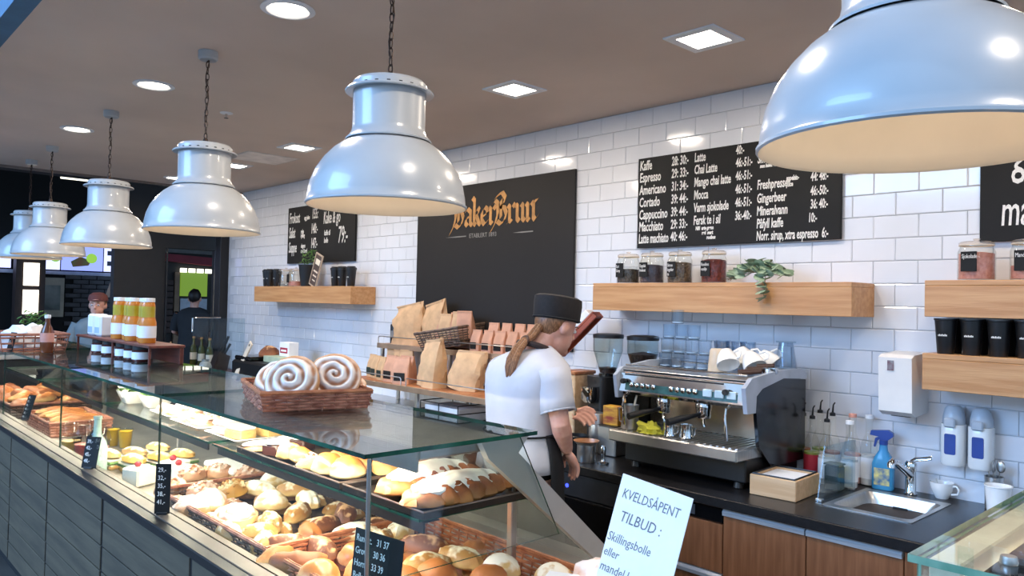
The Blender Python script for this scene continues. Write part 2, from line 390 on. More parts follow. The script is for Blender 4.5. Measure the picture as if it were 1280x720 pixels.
# ------------------------------------------------------------------ pendant lamps
def pendant(x,y,rim,label):
    t=thing('pendant_lamp',label,'pendant lamp',(x,y,rim),group='white industrial pendant lamps over the counter')
    out=[(0.258,0.0),(0.262,0.003),(0.262,0.008),(0.257,0.012),(0.255,0.035),(0.247,0.075),(0.231,0.115),(0.206,0.152),(0.177,0.183),(0.150,0.203),(0.135,0.212)]
    inn=[(0.130,0.207),(0.146,0.198),(0.172,0.178),(0.201,0.147),(0.226,0.111),(0.242,0.072),(0.250,0.034),(0.253,0.006),(0.258,0.0)]
    shade=MB().lathe(out+[(0.118,0.216)],seg=56,cap=False).build('shade',M['enamel'],t,50)
    MB().lathe(inn[::-1]+[(0.05,0.210),(0,0.210)],seg=56,cap=False).build('shade_lining',M['inner'],shade,60)
    MB().lathe([(0.139,0.2145),(0.140,0.219),(0.131,0.228),(0.122,0.240),(0.118,0.258),(0.118,0.375)],seg=48,cap=False).build('neck',M['enamel'],t,40)
    cap=MB().lathe([(0.118,0.375),(0.143,0.372),(0.1445,0.376),(0.140,0.381),(0.121,0.384),(0.121,0.402),(0.112,0.412),(0.06,0.418),(0,0.419)],seg=48,cap=False).build('collar',M['enamel'],t,35)
    m=MB()
    for k in range(20):
        a=2*math.pi*k/20; m.add([( (0.1212)*math.cos(a+d)+0,(0.1212)*math.sin(a+d),z) for d,z in ((-.045,.3856),(.045,.3856),(.045,.3895),(-.045,.3895))],[(0,1,2,3)])
        m.add([( (0.1224)*math.cos(a+d)+0,(0.1224)*math.sin(a+d),z) for d,z in ((-.045,.3856),(.045,.3856),(.045,.3895),(-.045,.3895))],[(0,1,2,3)])
    m.build('vent_slots',M['blackm'],cap)['kind']='stuff'
    MB().lathe([(0.0,0.075),(0.062,0.078),(0.066,0.090),(0.052,0.115),(0.035,0.15),(0.03,0.2),(0,0.2)],seg=24,cap=False).build('bulb',M['bulb'],t,True)
    h=CEIL-rim
    MB().lathe([(0.012,0.419),(0.014,0.43),(0.008,0.447),(0,0.449)],seg=12,cap=False).build('chain_loop',M['chain'],t,True)
    m=MB(); z=0.437; k=0
    while z<h-0.045:
        ring=[]
        for q in range(10):
            a=2*math.pi*q/10; u,v=0.0075*math.cos(a),0.0175*math.sin(a)
            ring.append((u,0,z+0.0175+v) if k%2 else (0,u,z+0.0175+v))
        m.tube(ring,0.0022,5,closed=True); z+=0.0285; k+=1
    m.build('chain',M['chain'],t,True)
    m=MB(); m.tube([(0.006*math.sin(i*1.1),0.006*math.cos(i*.9),0.43+(h-0.45)*i/14) for i in range(15)],0.0025,6); m.build('cord',M['chain'],t,True)
    MB().lathe([(0,h-0.042),(0.038,h-0.042),(0.045,h-0.036),(0.045,h-0.0005),(0,h-0.0005)],seg=24,cap=False).build('ceiling_rose',M['enamel'],t,40)
    l=lamp('bulb_light','POINT',(0,0,0.055),0.8,(1,0.88,0.74),size=0.05); l.parent=t
pendant(-0.50,1.42,1.985,'largest white dome pendant lamp, cut by the top right frame edge')
pendant(-2.12,1.42,2.005,'big white dome pendant lamp hanging in front of the dark brand board')
pendant(-3.66,1.42,2.005,'third white dome pendant lamp from the right, over the swirl bun basket')
pendant(-5.31,1.46,2.005,'fourth white dome pendant lamp from the right, before the blue screens')
pendant(-6.95,1.49,2.00,'small far pendant lamp overlapping the farthest one')
pendant(-7.82,1.52,2.00,'farthest white pendant lamp at the left edge')

# ------------------------------------------------------------------ boards on the wall
BY=WY-0.014
def board(name,x0,x1,z0,z1,m,label,cat,th=0.018):
    t=thing(name,label,cat,(x0,BY,z0))
    MB().rbox(0,x1-x0,-th,0,0,z1-z0,0.002).build('panel',m,t)
    return t,-th-0.0006
bt,by=board('brand_board',-4.965,-3.292,1.40,2.565,M['brand'],'large dark brand board with gold blackletter lettering','sign')
# gold blackletter drawn with a broad nib
GL={'a':(0.78,[[(.08,.86),(.3,1),(.56,.82),(.56,.14),(.74,0)],[(.56,.58),(.16,.42),(.1,.16),(.28,0),(.56,.2)]]),
 'k':(0.80,[[(-.04,1.62),(.15,1.46),(.15,.12),(.02,0)],[(.15,.1),(.3,0)],[(.15,.66),(.48,1),(.62,.86),(.46,.6),(.22,.52)],[(.36,.55),(.58,.12),(.76,0)]]),
 'e':(0.70,[[(.1,.44),(.6,.66),(.52,.9),(.32,1),(.06,.72),(.06,.26),(.3,0),(.62,.2)]]),
 'r':(0.66,[[(0,.95),(.16,.84),(.16,.12),(.02,0)],[(.16,.1),(.32,0)],[(.16,.72),(.44,1),(.62,.84)]]),
 'u':(0.86,[[(0,.95),(.14,.84),(.14,.16),(.32,0),(.58,.22)],[(.46,.95),(.6,.84),(.6,.14),(.78,0)]]),
 'n':(0.95,[[(0,.95),(.14,.84),(.14,.12),(.0,0)],[(.14,.1),(.28,0)],[(.14,.7),(.46,1),(.62,.82),(.62,.16),(.76,0),(.98,.22)],[(.62,1.0),(.9,1.05)]]),
 'B':(1.02,[[(-.42,-.42),(-.05,.05),(.14,.55),(.12,1.15),(-.12,1.32),(-.3,1.15)],[(-.1,1.45),(.2,1.62),(.5,1.72),(.78,1.42),(.62,1.05),(.3,.92)],[(.3,.92),(.72,.86),(.9,.5),(.72,.1),(.4,-.06),(.1,.12)],[(.42,1.3),(.42,.3)]])}
m=MB(); pen=0; S=0.124; ang=R(42); nx,nz=math.cos(ang)*.155,math.sin(ang)*.155
for ch in 'BakerBrun':
    w,sts=GL[ch]
    for st in sts:
        pts=[]
        for i in range(len(st)-1):
            for q in range(4): t_=q/4; pts.append((st[i][0]*(1-t_)+st[i+1][0]*t_,st[i][1]*(1-t_)+st[i+1][1]*t_))
        pts.append(st[-1])
        for i in range(len(pts)-1):
            (a,b),(c,d)=pts[i],pts[i+1]
            P=[(a-nx,b-nz),(a+nx,b+nz),(c+nx,d+nz),(c-nx,d-nz)]
            m.add([((pen+p)*S,0,q*S) for p,q in P]+[((pen+p)*S,-0.002,q*S) for p,q in P],[(0,1,2,3),(7,6,5,4),(0,4,5,1),(1,5,6,2),(2,6,7,3),(3,7,4,0)])
    pen+=w
ko=m.build('gold_lettering',M['gold'],bt); ko['label']='gold blackletter shop name'
ko.location=(-4.50+4.965,by-0.0002,2.262-1.40); ko.scale=((-3.62+4.50)/(pen*S),1,1)
text('ETABLERT 1893',bt,((-4.325+4.965),by,2.172-1.40),0.045,M['grey_ink'],xs=0.98,bold=0.0)
for a,b in ((-4.60,-4.36),(-3.86,-3.66)):
    MB().prism([(a+4.965,.786),((a+b)/2+4.965,.7815),(b+4.965,.783),(b+4.965,.791),((a+b)/2+4.965,.7905)],by-.001,by,'y').build('rule',M['grey_ink'],bt)
mt,my=board('menu_board',-2.792,-1.592,2.04,2.565,M['slate'],'long black chalk menu board with coffee prices','menu board')
def line(par,y,x,z,s,h,xs=0.62): text(s,par,(x,y,z),h*1.14,M['chalk'],xs=xs*.9,shear=0.1,bold=0.0014)
rows=[.455,.385,.312,.24,.168,.098,.028]
for z,(a,b) in zip(rows,(('Kaffe','28: 30:-'),('Espresso','29: 33:-'),('Americano','31: 34:-'),('Cortado','39: 44:-'),('Cappuccino','39: 44:-'),('Macchiato','29: 33:-'),('Latte machiato','40: 46:-'))):
    line(mt,my,.012,z,a,.068,.60 if len(a)<11 else .50); line(mt,my,.235,z+.004,b,.064,.56)
for z,(a,b) in zip([.462,.395,.325,.255,.185,.115],(('Latte','40:-'),('Chai Latte','46:-51:-'),('Mango chai latte','46:-51:-'),('Mocca','46:-51:-'),('Varm sjokolade','46:-51:-'),('Fersk te i sil','36:-40:-'))):
    line(mt,my,.385,z,a,.062,.54); line(mt,my,.640,z+.01,b,.058,.52)
for i,(a,x) in enumerate((('NB!  urte grønn',.40),('rød  svart',.44),('rooibos',.47))): line(mt,my,x,.085-.026*i,a,.024,.7)
for z,a,b in ((.410,'Smoothie',''),(.275,'Freshpresset','44: 48:-'),(.205,'Gingerbeer','46:-50:-'),(.140,'Mineralvann','36: 40:-'),(.075,'Påfyll kaffe','10:-'),(.012,'Norr. sirup, xtra espresso  6:-','')):
    line(mt,my,.765,z,a,.060,.56 if len(a)<20 else .50)
    if b: line(mt,my,1.05 if len(b)>5 else 1.04,z+.015,b,.056,.5)
line(mt,my,.78,.385,'som huset ønsker',.022,.7); line(mt,my,.925,.305,'appelsin-',.030,.6); line(mt,my,.925,.275,'juice',.030,.6)
st,sy=board('menu_board',-7.145,-5.89,2.045,2.60,M['slate'],'smaller black chalk price board above the far oak shelf','menu board')
for x,z,s,h,xs in ((.03,.40,'Frokost',.13,.5),(.33,.42,'egg juice',.05,.6),(.48,.42,'155:',.12,.55),(.03,.255,'Salat',.13,.5),(.27,.29,'reke',.05,.6),(.27,.25,'kylling',.05,.6),(.47,.28,'140:-',.12,.5),(.03,.11,'Suppe',.13,.5),(.28,.15,'dagens',.05,.6),(.28,.10,'med brød',.05,.6),(.47,.14,'147:-',.12,.5),(.70,.36,'Kake & go',.14,.5),(.72,.25,'kaffe til',.06,.6),(.72,.18,'bolle',.06,.6),(.97,.17,'79:-',.19,.55)):
    line(st,sy,x,z,s,h,xs)
rt_,ry=board('chalk_board',-1.008,0.15,2.0,2.58,M['slate'],'black chalk board with large white lettering at the right edge','sign')
line(rt_,ry,.115,.285,'gratis',.20,.55); line(rt_,ry,.20,.20,'på',.09,.55); line(rt_,ry,.075,.065,'mandag',.16,.55)
MB().prism([(.03,.32),(.09,.35),(.10,.36),(.095,.362),(.03,.328)],ry-.001,ry,'y').build('chalk_stroke',M['chalk'],rt_)

# ------------------------------------------------------------------ oak wall shelves
def shelf(x0,x1,z0,z1,label):
    t=thing('wall_shelf',label,'shelf',((x0+x1)/2,WY-0.007,z0),group='chunky oak wall shelves')
    w=(x1-x0)/2; h=z1-z0; th=0.022; d=-0.245
    MB().rbox(-w,w,d,-0.0,h-th,h,0.002).build('top_board',M['oak'],t)
    MB().rbox(-w+th,w-th,d+th,-0.0,0.0,th,0.002).build('bottom_board',M['oak'],t)
    MB().rbox(-w,w,d,d+th,0.0,h-th,0.002).build('front_board',M['oak'],t)
    for s in (-1,1): MB().rbox(min(s*w,s*(w-th)),max(s*w,s*(w-th)),d+th,0.0,0.0,h-th,0.002).build('end_board',M['oak'],t)
    return t
shelf(-2.935,-1.442,1.674,1.828,'long oak box shelf carrying tea jars below the menu board')
shelf(-1.145,0.25,1.684,1.833,'upper oak box shelf at the right edge with candy jars')
shelf(-1.151,0.25,1.386,1.534,'lower oak box shelf at the right edge carrying black cups')
shelf(-7.39,-5.575,1.664,1.814,'far oak box shelf with black cups, a pot and a framed card')

# ------------------------------------------------------------------ pastry display case
CX0,CX1 = -7.35,-1.67      # left and right end of the glass
GT = 1.31                  # top of the glass lid
DK = 0.80                  # display deck
case = thing('pastry_case','long glass bakery display case on a grey plank counter','display case',(0,0,0))
gaps=[-7.35,-6.36,-5.43,-4.53,-3.585,-2.60,-1.62,-0.95]
for i in range(len(gaps)-1):
    a,b=gaps[i],gaps[i+1]
    for k in range(7):
        z0=0.105+k*0.1045
        MB().rbox(a+0.014,b-0.014,1.0+random.uniform(0,.002),1.022,z0+0.003,z0+0.1015,0.002).build('plank',M['plank'],case)
for g in gaps: MB().box(g-0.014,g+0.014,1.006,1.022,0.10,0.838).build('divider_strip',M['trim'],case)
MB().box(CX0,gaps[-1],1.05,1.07,0,0.10).build('plinth',M['blackm'],case)
MB().box(CX0,gaps[-1],1.022,1.04,0.10,0.838).build('backing_board',M['blackm'],case)
MB().rbox(CX0-0.01,gaps[-1]+0.01,0.985,1.03,0.838,0.872,0.004).build('edge_trim',M['trim'],case)
MB().rbox(CX0,gaps[-1],1.0305,1.115,0.855,0.874,0.002).build('ledge',M['ledge'],case)
MB().box(CX0,gaps[-1],1.115,2.16,DK-0.03,DK).build('deck',mat('deck_steel','#9a938c',0.35,0.6),case)
MB().box(CX0,gaps[-1],2.10,2.14,0.0,DK-0.03).build('rear_panel',M['steel'],case)
def pane(x0,x1,y0,y1,z0,z1,name,edge):
    # glass sheet with dark green polished edges; edge tells the thin axis
    m=MB(); m.box(x0,x1,y0,y1,z0,z1)
    ax={'z':(0,1),'y':(2,3),'x':(4,5)}[edge]
    m.m=[0 if i in ax else 1 for i in range(6)]
    return m.build(name,[M['glass_g'],M['gedge']],case)
px=[CX0,-6.17,-4.67,-3.17,CX1]
for a,b in zip(px[:-1],px[1:]):
    pane(a+0.002,b-0.002,1.082,1.088,0.874,GT-0.0125,'front_glass','y')
    pane(a+0.0015,b-0.0015,1.072,1.69,GT-0.012,GT,'top_glass','z')
for x in px[1:]: MB().rbox(x-0.0025,x+0.0025,1.0795,1.0905,0.874,GT-0.0125,0.001).build('glass_joint',M['steel'] if x>-2 else M['glass_t'],case)
m=MB(); m.prism([(1.095,0.975),(1.095,GT-0.0125),(1.62,GT-0.0125),(1.80,0.975)],CX1-0.008,CX1-0.002,'x'); m.m=[0,0,1,1,1,1]
m.build('end_glass',[M['glass_g'],M['gedge']],case)
for a,b in ((-7.3,-6.2),(-6.16,-4.68),(-4.66,-3.2),(-3.16,CX1-0.06)): pane(a,b,1.29,1.74,1.088,1.096,'shelf_glass','z')
for x in (-7.2,-6.18,-4.67,-3.18,-1.80):
    MB().rbox(x-.012,x+.012,1.36,1.70,1.070,1.088,.003).build('shelf_bracket',M['steel'],case)
    MB().rbox(x-.012,x+.012,1.70,1.725,DK,1.30-0.013,.003).build('shelf_post',M['steel'],case)
MB().prism([(1.50,1.245),(1.47,1.296),(1.66,1.296),(1.62,1.25),(2.14,DK),(2.055,DK)],CX1-0.035,CX1-0.01,'x').build('end_frame',mat('satin_steel','#b9b4ae',.45,.25,var=.04),case)
MB().prism([(1.50,1.245),(1.47,1.296),(1.66,1.296),(1.62,1.25),(2.14,DK),(2.055,DK)],CX0,CX0+.03,'x').build('end_frame',M['steel'],case)
MB().rbox(CX0,CX1-0.04,1.27,1.60,1.262,1.2965,0.006).build('light_housing',mat('housing_steel','#a9a6a2',0.35,0.8),case)
MB().box(CX0,CX1-0.04,1.262,1.2695,1.232,1.2965).build('light_shield',mat('housing_steel','#a9a6a2',0.35,0.8),case)  # added lip: hides the strip and keeps its light off the ledge
for a,b in zip(px[:-1],px[1:]):
    MB().cyl((a+0.1,1.283,1.2535),0.007,b-a-0.2,10,'x').build('led_strip',M['led'],case)
    l=lamp('case_light','AREA',((a+b)/2,1.283,1.242),LEDP:=15*(b-a)/1.5,(1,0.87,0.68),size=b-a-0.2,sizey=0.03); l.parent=case
    l.rotation_euler=(R(18),0,0)
    MB().prism([(1.298,1.058),(1.304,1.058),(1.304,1.0855),(1.355,1.0855),(1.355,1.0877),(1.298,1.0877)],a+.05,b-.05,'x').build('light_shield',M['trim'],case)  # added lip and cover that block the under-shelf strip towards the front
    MB().cyl((a+0.12,1.325,1.0795),0.006,b-a-0.24,10,'x').build('led_strip',M['led'],case)  # added under-shelf strip, put in to brighten the lower deck
    l=lamp('case_light','AREA',((a+b)/2,1.325,1.070),LEDP*.38,(1,0.87,0.68),size=b-a-0.25,sizey=0.03); l.parent=case  # added lamp: extra light for the goods on the lower deck

for a,b in zip(px[:-1],px[1:]):
    MB().prism([(1.555,1.248),(1.561,1.252),(2.085,DK+.004),(2.079,DK)],a+.04,b-.04,'x').build('rear_door',M['glass_t'],case)
# ---- wicker baskets
def wicker(t,L,Wd,H,flare,rows,mw,mr,stakes=0.035,r=0.0035):
    def corner(k,off,wave):
        f=flare*k; a,b=L/2+f,Wd/2+f; return a,b
    pts=[]
    per=[]
    n1=max(4,int(L/stakes)); n2=max(3,int(Wd/stakes))
    for k in range(n1): per.append((-.5+k/n1,-.5,0,-1))
    for k in range(n2): per.append((.5,-.5+k/n2,1,0))
    for k in range(n1): per.append((.5-k/n1,.5,0,1))
    for k in range(n2): per.append((-.5,.5-k/n2,-1,0))
    if len(per)%2: per.pop()
    def P(q,kz,off):
        f=flare*kz; return (q[0]*(L+2*f)+q[2]*off,q[1]*(Wd+2*f)+q[3]*off,kz*H)
    m=MB()
    for j in range(rows):
        kz=(j+.5)/rows
        m.tube([P(q,kz,r*1.1*(1 if (i+j)%2 else -1)) for i,q in enumerate(per)],min(r*1.3,H/rows*.48),5,closed=True)
    o=m.build('weave',mw,t,True); o['kind']='stuff'
    m=MB()
    for q in per: m.tube([P(q,0,0),P(q,1,0)],r*.8,5)
    o=m.build('stakes',mw,t,True); o['kind']='stuff'
    m=MB(); m.tube([(p[0],p[1],p[2]+.002) for p in (P(q,1,0.002) for q in per)],r*1.7,6,closed=True); m.tube([(p[0],p[1],p[2]+.006) for p in (P(q,1,-0.003*(i%2)) for i,q in enumerate(per))],r*1.2,5,closed=True)
    m.build('rim',mr,t,True)
    MB().rbox(-L/2,L/2,-Wd/2,Wd/2,0.0,0.006,.002).build('base',mw,t)
# ---- baked goods (shared meshes)
PM={}
def pm(k,f):
    if k not in PM: PM[k]=f()
    return PM[k]
def fn_slash(d,th,ph): return 1-0.10*math.exp(-((d.y*6)**2))*(1 if d.z>.2 else 0)
def fn_ridge(d,th,ph): return 1+0.09*math.cos(d.x*16)
def roll_m(mat_,seed,fn=fn_slash): return lambda: MB().blob(.075,.036,.04,seed=seed,amp=.07,fn=fn,nu=18,nv=10).mesh('bread_roll',mat_,True)
def bun_m(mat_,seed,amp=.05): return lambda: MB().blob(.052,.05,.045,seed=seed,amp=amp,nu=18,nv=10).mesh('bun',mat_,True)
def crumb_m(mat_,seed):
    def f():
        m=MB().blob(.055,.053,.04,seed=seed,amp=.10,fr=4,nu=18,nv=10); rn=random.Random(seed)
        for i in range(34):
            a=rn.uniform(0,6.28); r=.05*math.sqrt(rn.random()); z=.042*math.sqrt(max(.05,1-(r/.056)**2)); s=rn.uniform(.004,.009)
            m.blob(s,s*.9,s*.8,(r*math.cos(a),r*math.sin(a),z),amp=.2,seed=i,nu=6,nv=4,flat=1)
        return m.mesh('crumble_bun',mat_,40)
    return f
def crois_m(mat_,seed):
    def f():
        m=MB(); rings=[]; n=22; k=12
        for i in range(n+1):
            t=i/n; a=R(-62+124*t); c=Vector((.085*math.sin(a),-.085*math.cos(a)+.05,0)); tan=Vector((math.cos(a),math.sin(a),0)); nn=Vector((math.sin(a),-math.cos(a),0))
            r=.006+.032*math.sin(math.pi*t)**.8*(1-.16*abs(math.sin(t*math.pi*3.5)))
            rings.append([tuple(c+nn*r*math.cos(q)+Vector((0,0,max(-.3*r,r*1.05*math.sin(q))+.01))) for q in [2*math.pi*j/k for j in range(k)]])
        m.loft(rings); return m.mesh('croissant',mat_,True)
    return f
def swirl_m(Rr,h,seed):
    def f():
        m=MB(); nr,na=26,44; cols=[]; vs=[]; fs=[]
        for j in range(nr+1):
            r=j/nr
            for i in range(na):
                a=2*math.pi*i/na; ph=(r*3.0-i/na+.07*noise.noise((math.cos(a)*1.5+seed,math.sin(a)*1.5,r*3)))*2*math.pi; b=math.cos(ph)
                z=h*math.sqrt(max(0.0,1-(r*.93)**4))*(.78+.22*(1-r))+.008*b*(1-.3*r)+.006*noise.noise((math.cos(a)*r*3,math.sin(a)*r*3,seed))
                rr=Rr*r*(1+.03*noise.noise((math.cos(a)*2+seed,math.sin(a)*2,r)))
                vs.append((rr*math.cos(a),rr*math.sin(a),z))
                w=noise.noise((rr*math.cos(a)*40+seed,rr*math.sin(a)*40,0)); s=max(0,min(1,(b+.92+.75*w)*.8))
                d=lin('#a8704c'); c=lin('#f6ede6'); tcol=lin('#d7a06c'); side=max(0,(r-.86)/.14)
                cc=[d[q]*(1-s)+c[q]*s for q in range(3)]; cc=[cc[q]*(1-side)+tcol[q]*side for q in range(3)]; cols.append(cc+[1])
        base=len(vs)
        for i in range(na): a=2*math.pi*i/na; vs.append((Rr*.97*math.cos(a),Rr*.97*math.sin(a),0)); cols.append(list(lin('#c98b55')))
        for j in range(nr):
            for i in range(na): k=(i+1)%na; fs.append((j*na+i,j*na+k,(j+1)*na+k,(j+1)*na+i))
        for i in range(na): k=(i+1)%na; fs.append((nr*na+i,nr*na+k,base+k,base+i))
        fs.append(tuple(base+i for i in range(na))[::-1])
        me=bpy.data.meshes.new('swirl_bun'); me.from_pydata(vs,[],fs); me.materials.append(M['swirl'])
        ca=me.color_attributes.new('Col','FLOAT_COLOR','POINT')
        for i,c in enumerate(cols): ca.data[i].color=c
        me.polygons.foreach_set('use_smooth',[True]*len(me.polygons)); me.update(); return me
    return f
CNT={}
def good(kind,x,y,z,rz=None,label=None,cat='bread',group=None,s=1.0,tilt=0.0,sc=None):
    me,name=KIND[kind]
    rn=random.Random(hash((round(x*1000),round(y*1000)))&0xffff)
    o=inst(name,me() if callable(me) else me,(x,y,z),(rn.uniform(-.12,.12)+tilt,rn.uniform(-.12,.12),rz if rz is not None else rn.uniform(0,6.28)),sc or (s,s,s))
    return tag(o,label,cat,group)
KIND={
 'roll_pale':(lambda:pm('rp',roll_m(M['b_pale'],1)),'bread_roll'),'roll_gold':(lambda:pm('rg',roll_m(M['b_golden'],2)),'bread_roll'),
 'roll_brown':(lambda:pm('rb',roll_m(M['b_brown'],3)),'bread_roll'),'roll_white':(lambda:pm('rw',roll_m(M['b_white'],4)),'bread_roll'),
 'bun_gold':(lambda:pm('bg',bun_m(M['b_golden'],5)),'bread_bun'),'bun_gloss':(lambda:pm('bgl',bun_m(M['b_bun'],6)),'bread_bun'),
 'bun_white':(lambda:pm('bw',bun_m(M['b_white'],7)),'sugared_bun'),'bun_pale':(lambda:pm('bp',bun_m(M['b_pale'],8)),'bread_bun'),
 'crumble':(lambda:pm('cr',crumb_m(M['b_crumb'],9)),'crumble_bun'),'muffin':(lambda:pm('mu',crumb_m(M['b_yellow'],10)),'muffin'),
 'danish':(lambda:pm('da',bun_m(M['b_pink'],11,.14)),'glazed_danish'),'croissant':(lambda:pm('co',crois_m(M['b_dark'],12)),'croissant'),
 'croissant_g':(lambda:pm('cog',crois_m(M['b_golden'],13)),'croissant'),
 'swirl':(lambda:pm('sw',swirl_m(.062,.034,1)),'swirl_bun'),'swirl_big':(lambda:pm('swb',swirl_m(.098,.062,2)),'swirl_bun'),
}
# the two long wicker trays on the deck
t=thing('wicker_tray','long red brown wicker tray full of pale rolls behind the front glass','basket',(-2.87,1.475,DK),group=None)
wicker(t,0.98,0.63,0.085,0.012,6,M['wickerd'],M['wicker'],stakes=.045,r=.0045)
t=thing('wicker_tray','red brown wicker tray of rolls nearest the handwritten sheet','basket',(-1.86,1.475,DK))
wicker(t,0.98,0.63,0.085,0.012,6,M['wickerl'],M['wickerl'],stakes=.045,r=.0045)
K=1.096
LOW=[('crumble',-3.149,1.13,1.15),('crumble',-3.319,1.273,1.15),('crumble',-3.008,1.202,1.15),('crumble',-3.30,1.378,1.1),('crumble',-3.20,1.47,1.1),('muffin',-2.969,1.30,1.1),
 ('danish',-2.80,1.075,1.25),('danish',-2.86,1.165,1.2),('roll_white',-2.928,1.39,1.1),('bun_white',-3.03,1.50,1.1),('swirl',-2.60,1.15,1.2),('bun_white',-2.70,1.33,1.2),('roll_pale',-2.83,1.49,1.1),
 ('roll_pale',-2.48,1.225,.95),('roll_pale',-2.40,1.14,.9),('roll_pale',-2.45,1.065,1.0),('roll_pale',-2.52,1.344,1.05),('roll_white',-2.66,1.46,1.1)]
LB=dict(crumble=('round crumble topped bun with pink crumbs in the wicker tray','crumble topped buns'),muffin=('yellow muffin between the crumble buns and pale rolls','muffins'),danish=('pink glazed danish at the front of the wicker tray','glazed danishes'),
 roll_white=('floury white oval roll in the wicker tray of pale rolls','floury rolls'),bun_white=('sugar dusted round bun among pale rolls in the wicker tray','sugared buns'),swirl=('small pink iced swirl bun at the front of the wicker tray','swirl buns'),
 roll_pale=('pale oval bread roll in the wicker tray','pale rolls in the tray'),roll_brown=('dark crusted brown roll in the wicker tray near the price card','brown rolls in the tray'),roll_gold=('golden crusted oval roll in the wicker tray','golden rolls in the tray'),
 bun_gold=('golden round bun in the tray nearest the handwritten sheet','golden buns in the tray'),bun_gloss=('shiny round bun in the tray nearest the handwritten sheet','shiny buns in the tray'),croissant=('dark brown croissant behind the large price card','croissants in the tray'),bun_pale=('pale round bun in the tray nearest the handwritten sheet','pale round buns'))
for k,x,y,s in LOW: good(k,x*K,y*K,DK+.055,label=LB[k][0],group=LB[k][1],s=s*1.12)
LOW2=[('roll_brown',-2.224,1.144,1),('roll_pale',-2.27,1.10,1),('roll_gold',-2.269,1.256,1),('roll_brown',-2.324,1.337,1.0),('roll_brown',-2.414,1.474,1.1),('croissant',-2.06,1.10,1.1),('roll_brown',-2.118,1.212,1.05),
 ('roll_white',-2.177,1.37,1.15),('roll_pale',-2.055,1.382,1.15),('roll_white',-2.10,1.491,1.15),('roll_brown',-1.935,1.464,1.15),('bun_gloss',-1.99,1.25,1),('roll_pale',-1.79,1.369,1.1),('roll_pale',-1.77,1.472,1.15),('roll_gold',-1.79,1.54,1.15),
 ('bun_gold',-1.58,1.42,1.15),('bun_gold',-1.70,1.33,1.2),('bun_gold',-1.72,1.23,1.2),('bun_white',-1.62,1.50,1.2),('bun_gloss',-1.90,1.08,1.2),('bun_gold',-1.86,1.20,1.1),('roll_gold',-2.12,1.065,1.05)]
for k,x,y,s in LOW2:
    good(k,x*K,y*K,DK+.058,label=LB[k][0],group=LB[k][1],s=s*1.1)
rn=random.Random(3)
KS=['roll_pale','roll_gold','roll_brown','roll_white']
for i in range(13):                                           # lower layer seen between the upper rolls
    for j in range(4):
        x=-3.30+i*.15+rn.uniform(-.02,.02); y=1.215+j*.155+rn.uniform(-.015,.015)
        if abs(x+2.365)<.08: continue
        k='crumble' if x<-3.1 else (KS[0] if x<-2.6 else KS[(i+j)%3])
        good(k,x,y,DK+.02,label=dict(crumble='crumble bun in the lower layer of the wicker tray',roll_pale='pale roll in the lower layer of the wicker trays',roll_gold='golden roll in the lower layer of the wicker trays',roll_brown='brown roll in the lower layer of the wicker trays')[k],group='lower layer of rolls in the wicker trays',s=.95)
# white cartons of small cakes past the rolls
t=thing('cake_box','small white cake box in the tray nearest the handwritten sheet','box',(-1.53,1.66,DK+.02),rz=.5)
MB().rbox(-.05,.05,-.05,.05,0,.075,.003).build('box',M['white'],t); MB().rbox(-.052,.052,-.052,.052,.0755,.085,.002).build('lid',M['white'],t)
good('danish',-1.50,1.78,DK+.07,label='large glazed pastry at the foot of the handwritten sheet',cat='pastry',s=1.6)
good('bun_white',-1.62,1.72,DK+.06,label='sugared white bun beside the small white cake box',cat='bread',s=1.2)

# ---- shelf trays
def tray(x0,x1,y0,y1,z,label):
    t=thing('baking_tray',label,'tray',((x0+x1)/2,(y0+y1)/2,z)); a,b=(x1-x0)/2,(y1-y0)/2
    MB().box(-a,a,-b,b,0,.004).build('base',M['tray'],t)
    m=MB()
    for q in ((-a,a,-b,-b+.006),(-a,a,b-.006,b),(-a,-a+.006,-b+.006,b-.006),(a-.006,a,-b+.006,b-.006)): m.box(q[0],q[1],q[2],q[3],.004,.02)
    m.build('wall',M['tray'],t)
    m=MB(); m.tube([(-a,-b,.021),(a,-b,.021),(a,b,.021),(-a,b,.021)],.0028,6,closed=True); m.build('rolled_rim',M['trays'],t,True)
    return t
SZ=1.0965
tray(-2.93,-2.16,1.295,1.72,SZ,'black baking tray of mixed buns on the glass shelf')
tray(-2.14,-1.715,1.295,1.72,SZ,'black baking tray holding the two iced braided loaves')
def iced(name,label,cat,loc,rz,bodyf,icef,icem,bm):
    t=thing(name,label,cat,loc,rz); bodyf().build('body',bm,t,True); icef().build('icing',icem,t,True); return t
def braid(L,seed):
    m=MB()
    n=7
    for i in range(n):
        k=1-.35*abs((i-(n-1)/2)/((n-1)/2))**2
        for s in (-1,1): m.blob(.055,.030*k+.008,.042*k,( -L/2+L*(i+.5)/n,s*.022*k,.012),amp=.08,seed=seed+i,nu=12,nv=8,rot=Matrix.Rotation(s*.55,3,'Z'))
    return m
def big(m): m.v=[(x*1.1,y*1.45,z*1.3) for x,y,z in m.v]; return m
def braid_ice(L,seed):
    m=MB(); m.blob(L*.48,.050,.030,(0,0,.031),amp=.06,fr=6,seed=seed,nu=40,nv=14,flat=.25)
    return m
iced('braided_loaf','iced braided loaf at the back of the black tray','pastry',(-1.985,1.51,SZ+.012),R(100),lambda:big(braid(.33,1)),lambda:big(braid_ice(.33,2)),M['icing'],M['b_dark'])
iced('braided_loaf','iced braided loaf at the near corner of the black tray','pastry',(-1.815,1.49,SZ+.012),R(97),lambda:big(braid(.33,5)),lambda:big(braid_ice(.34,7)),M['icing'],M['b_dark'])
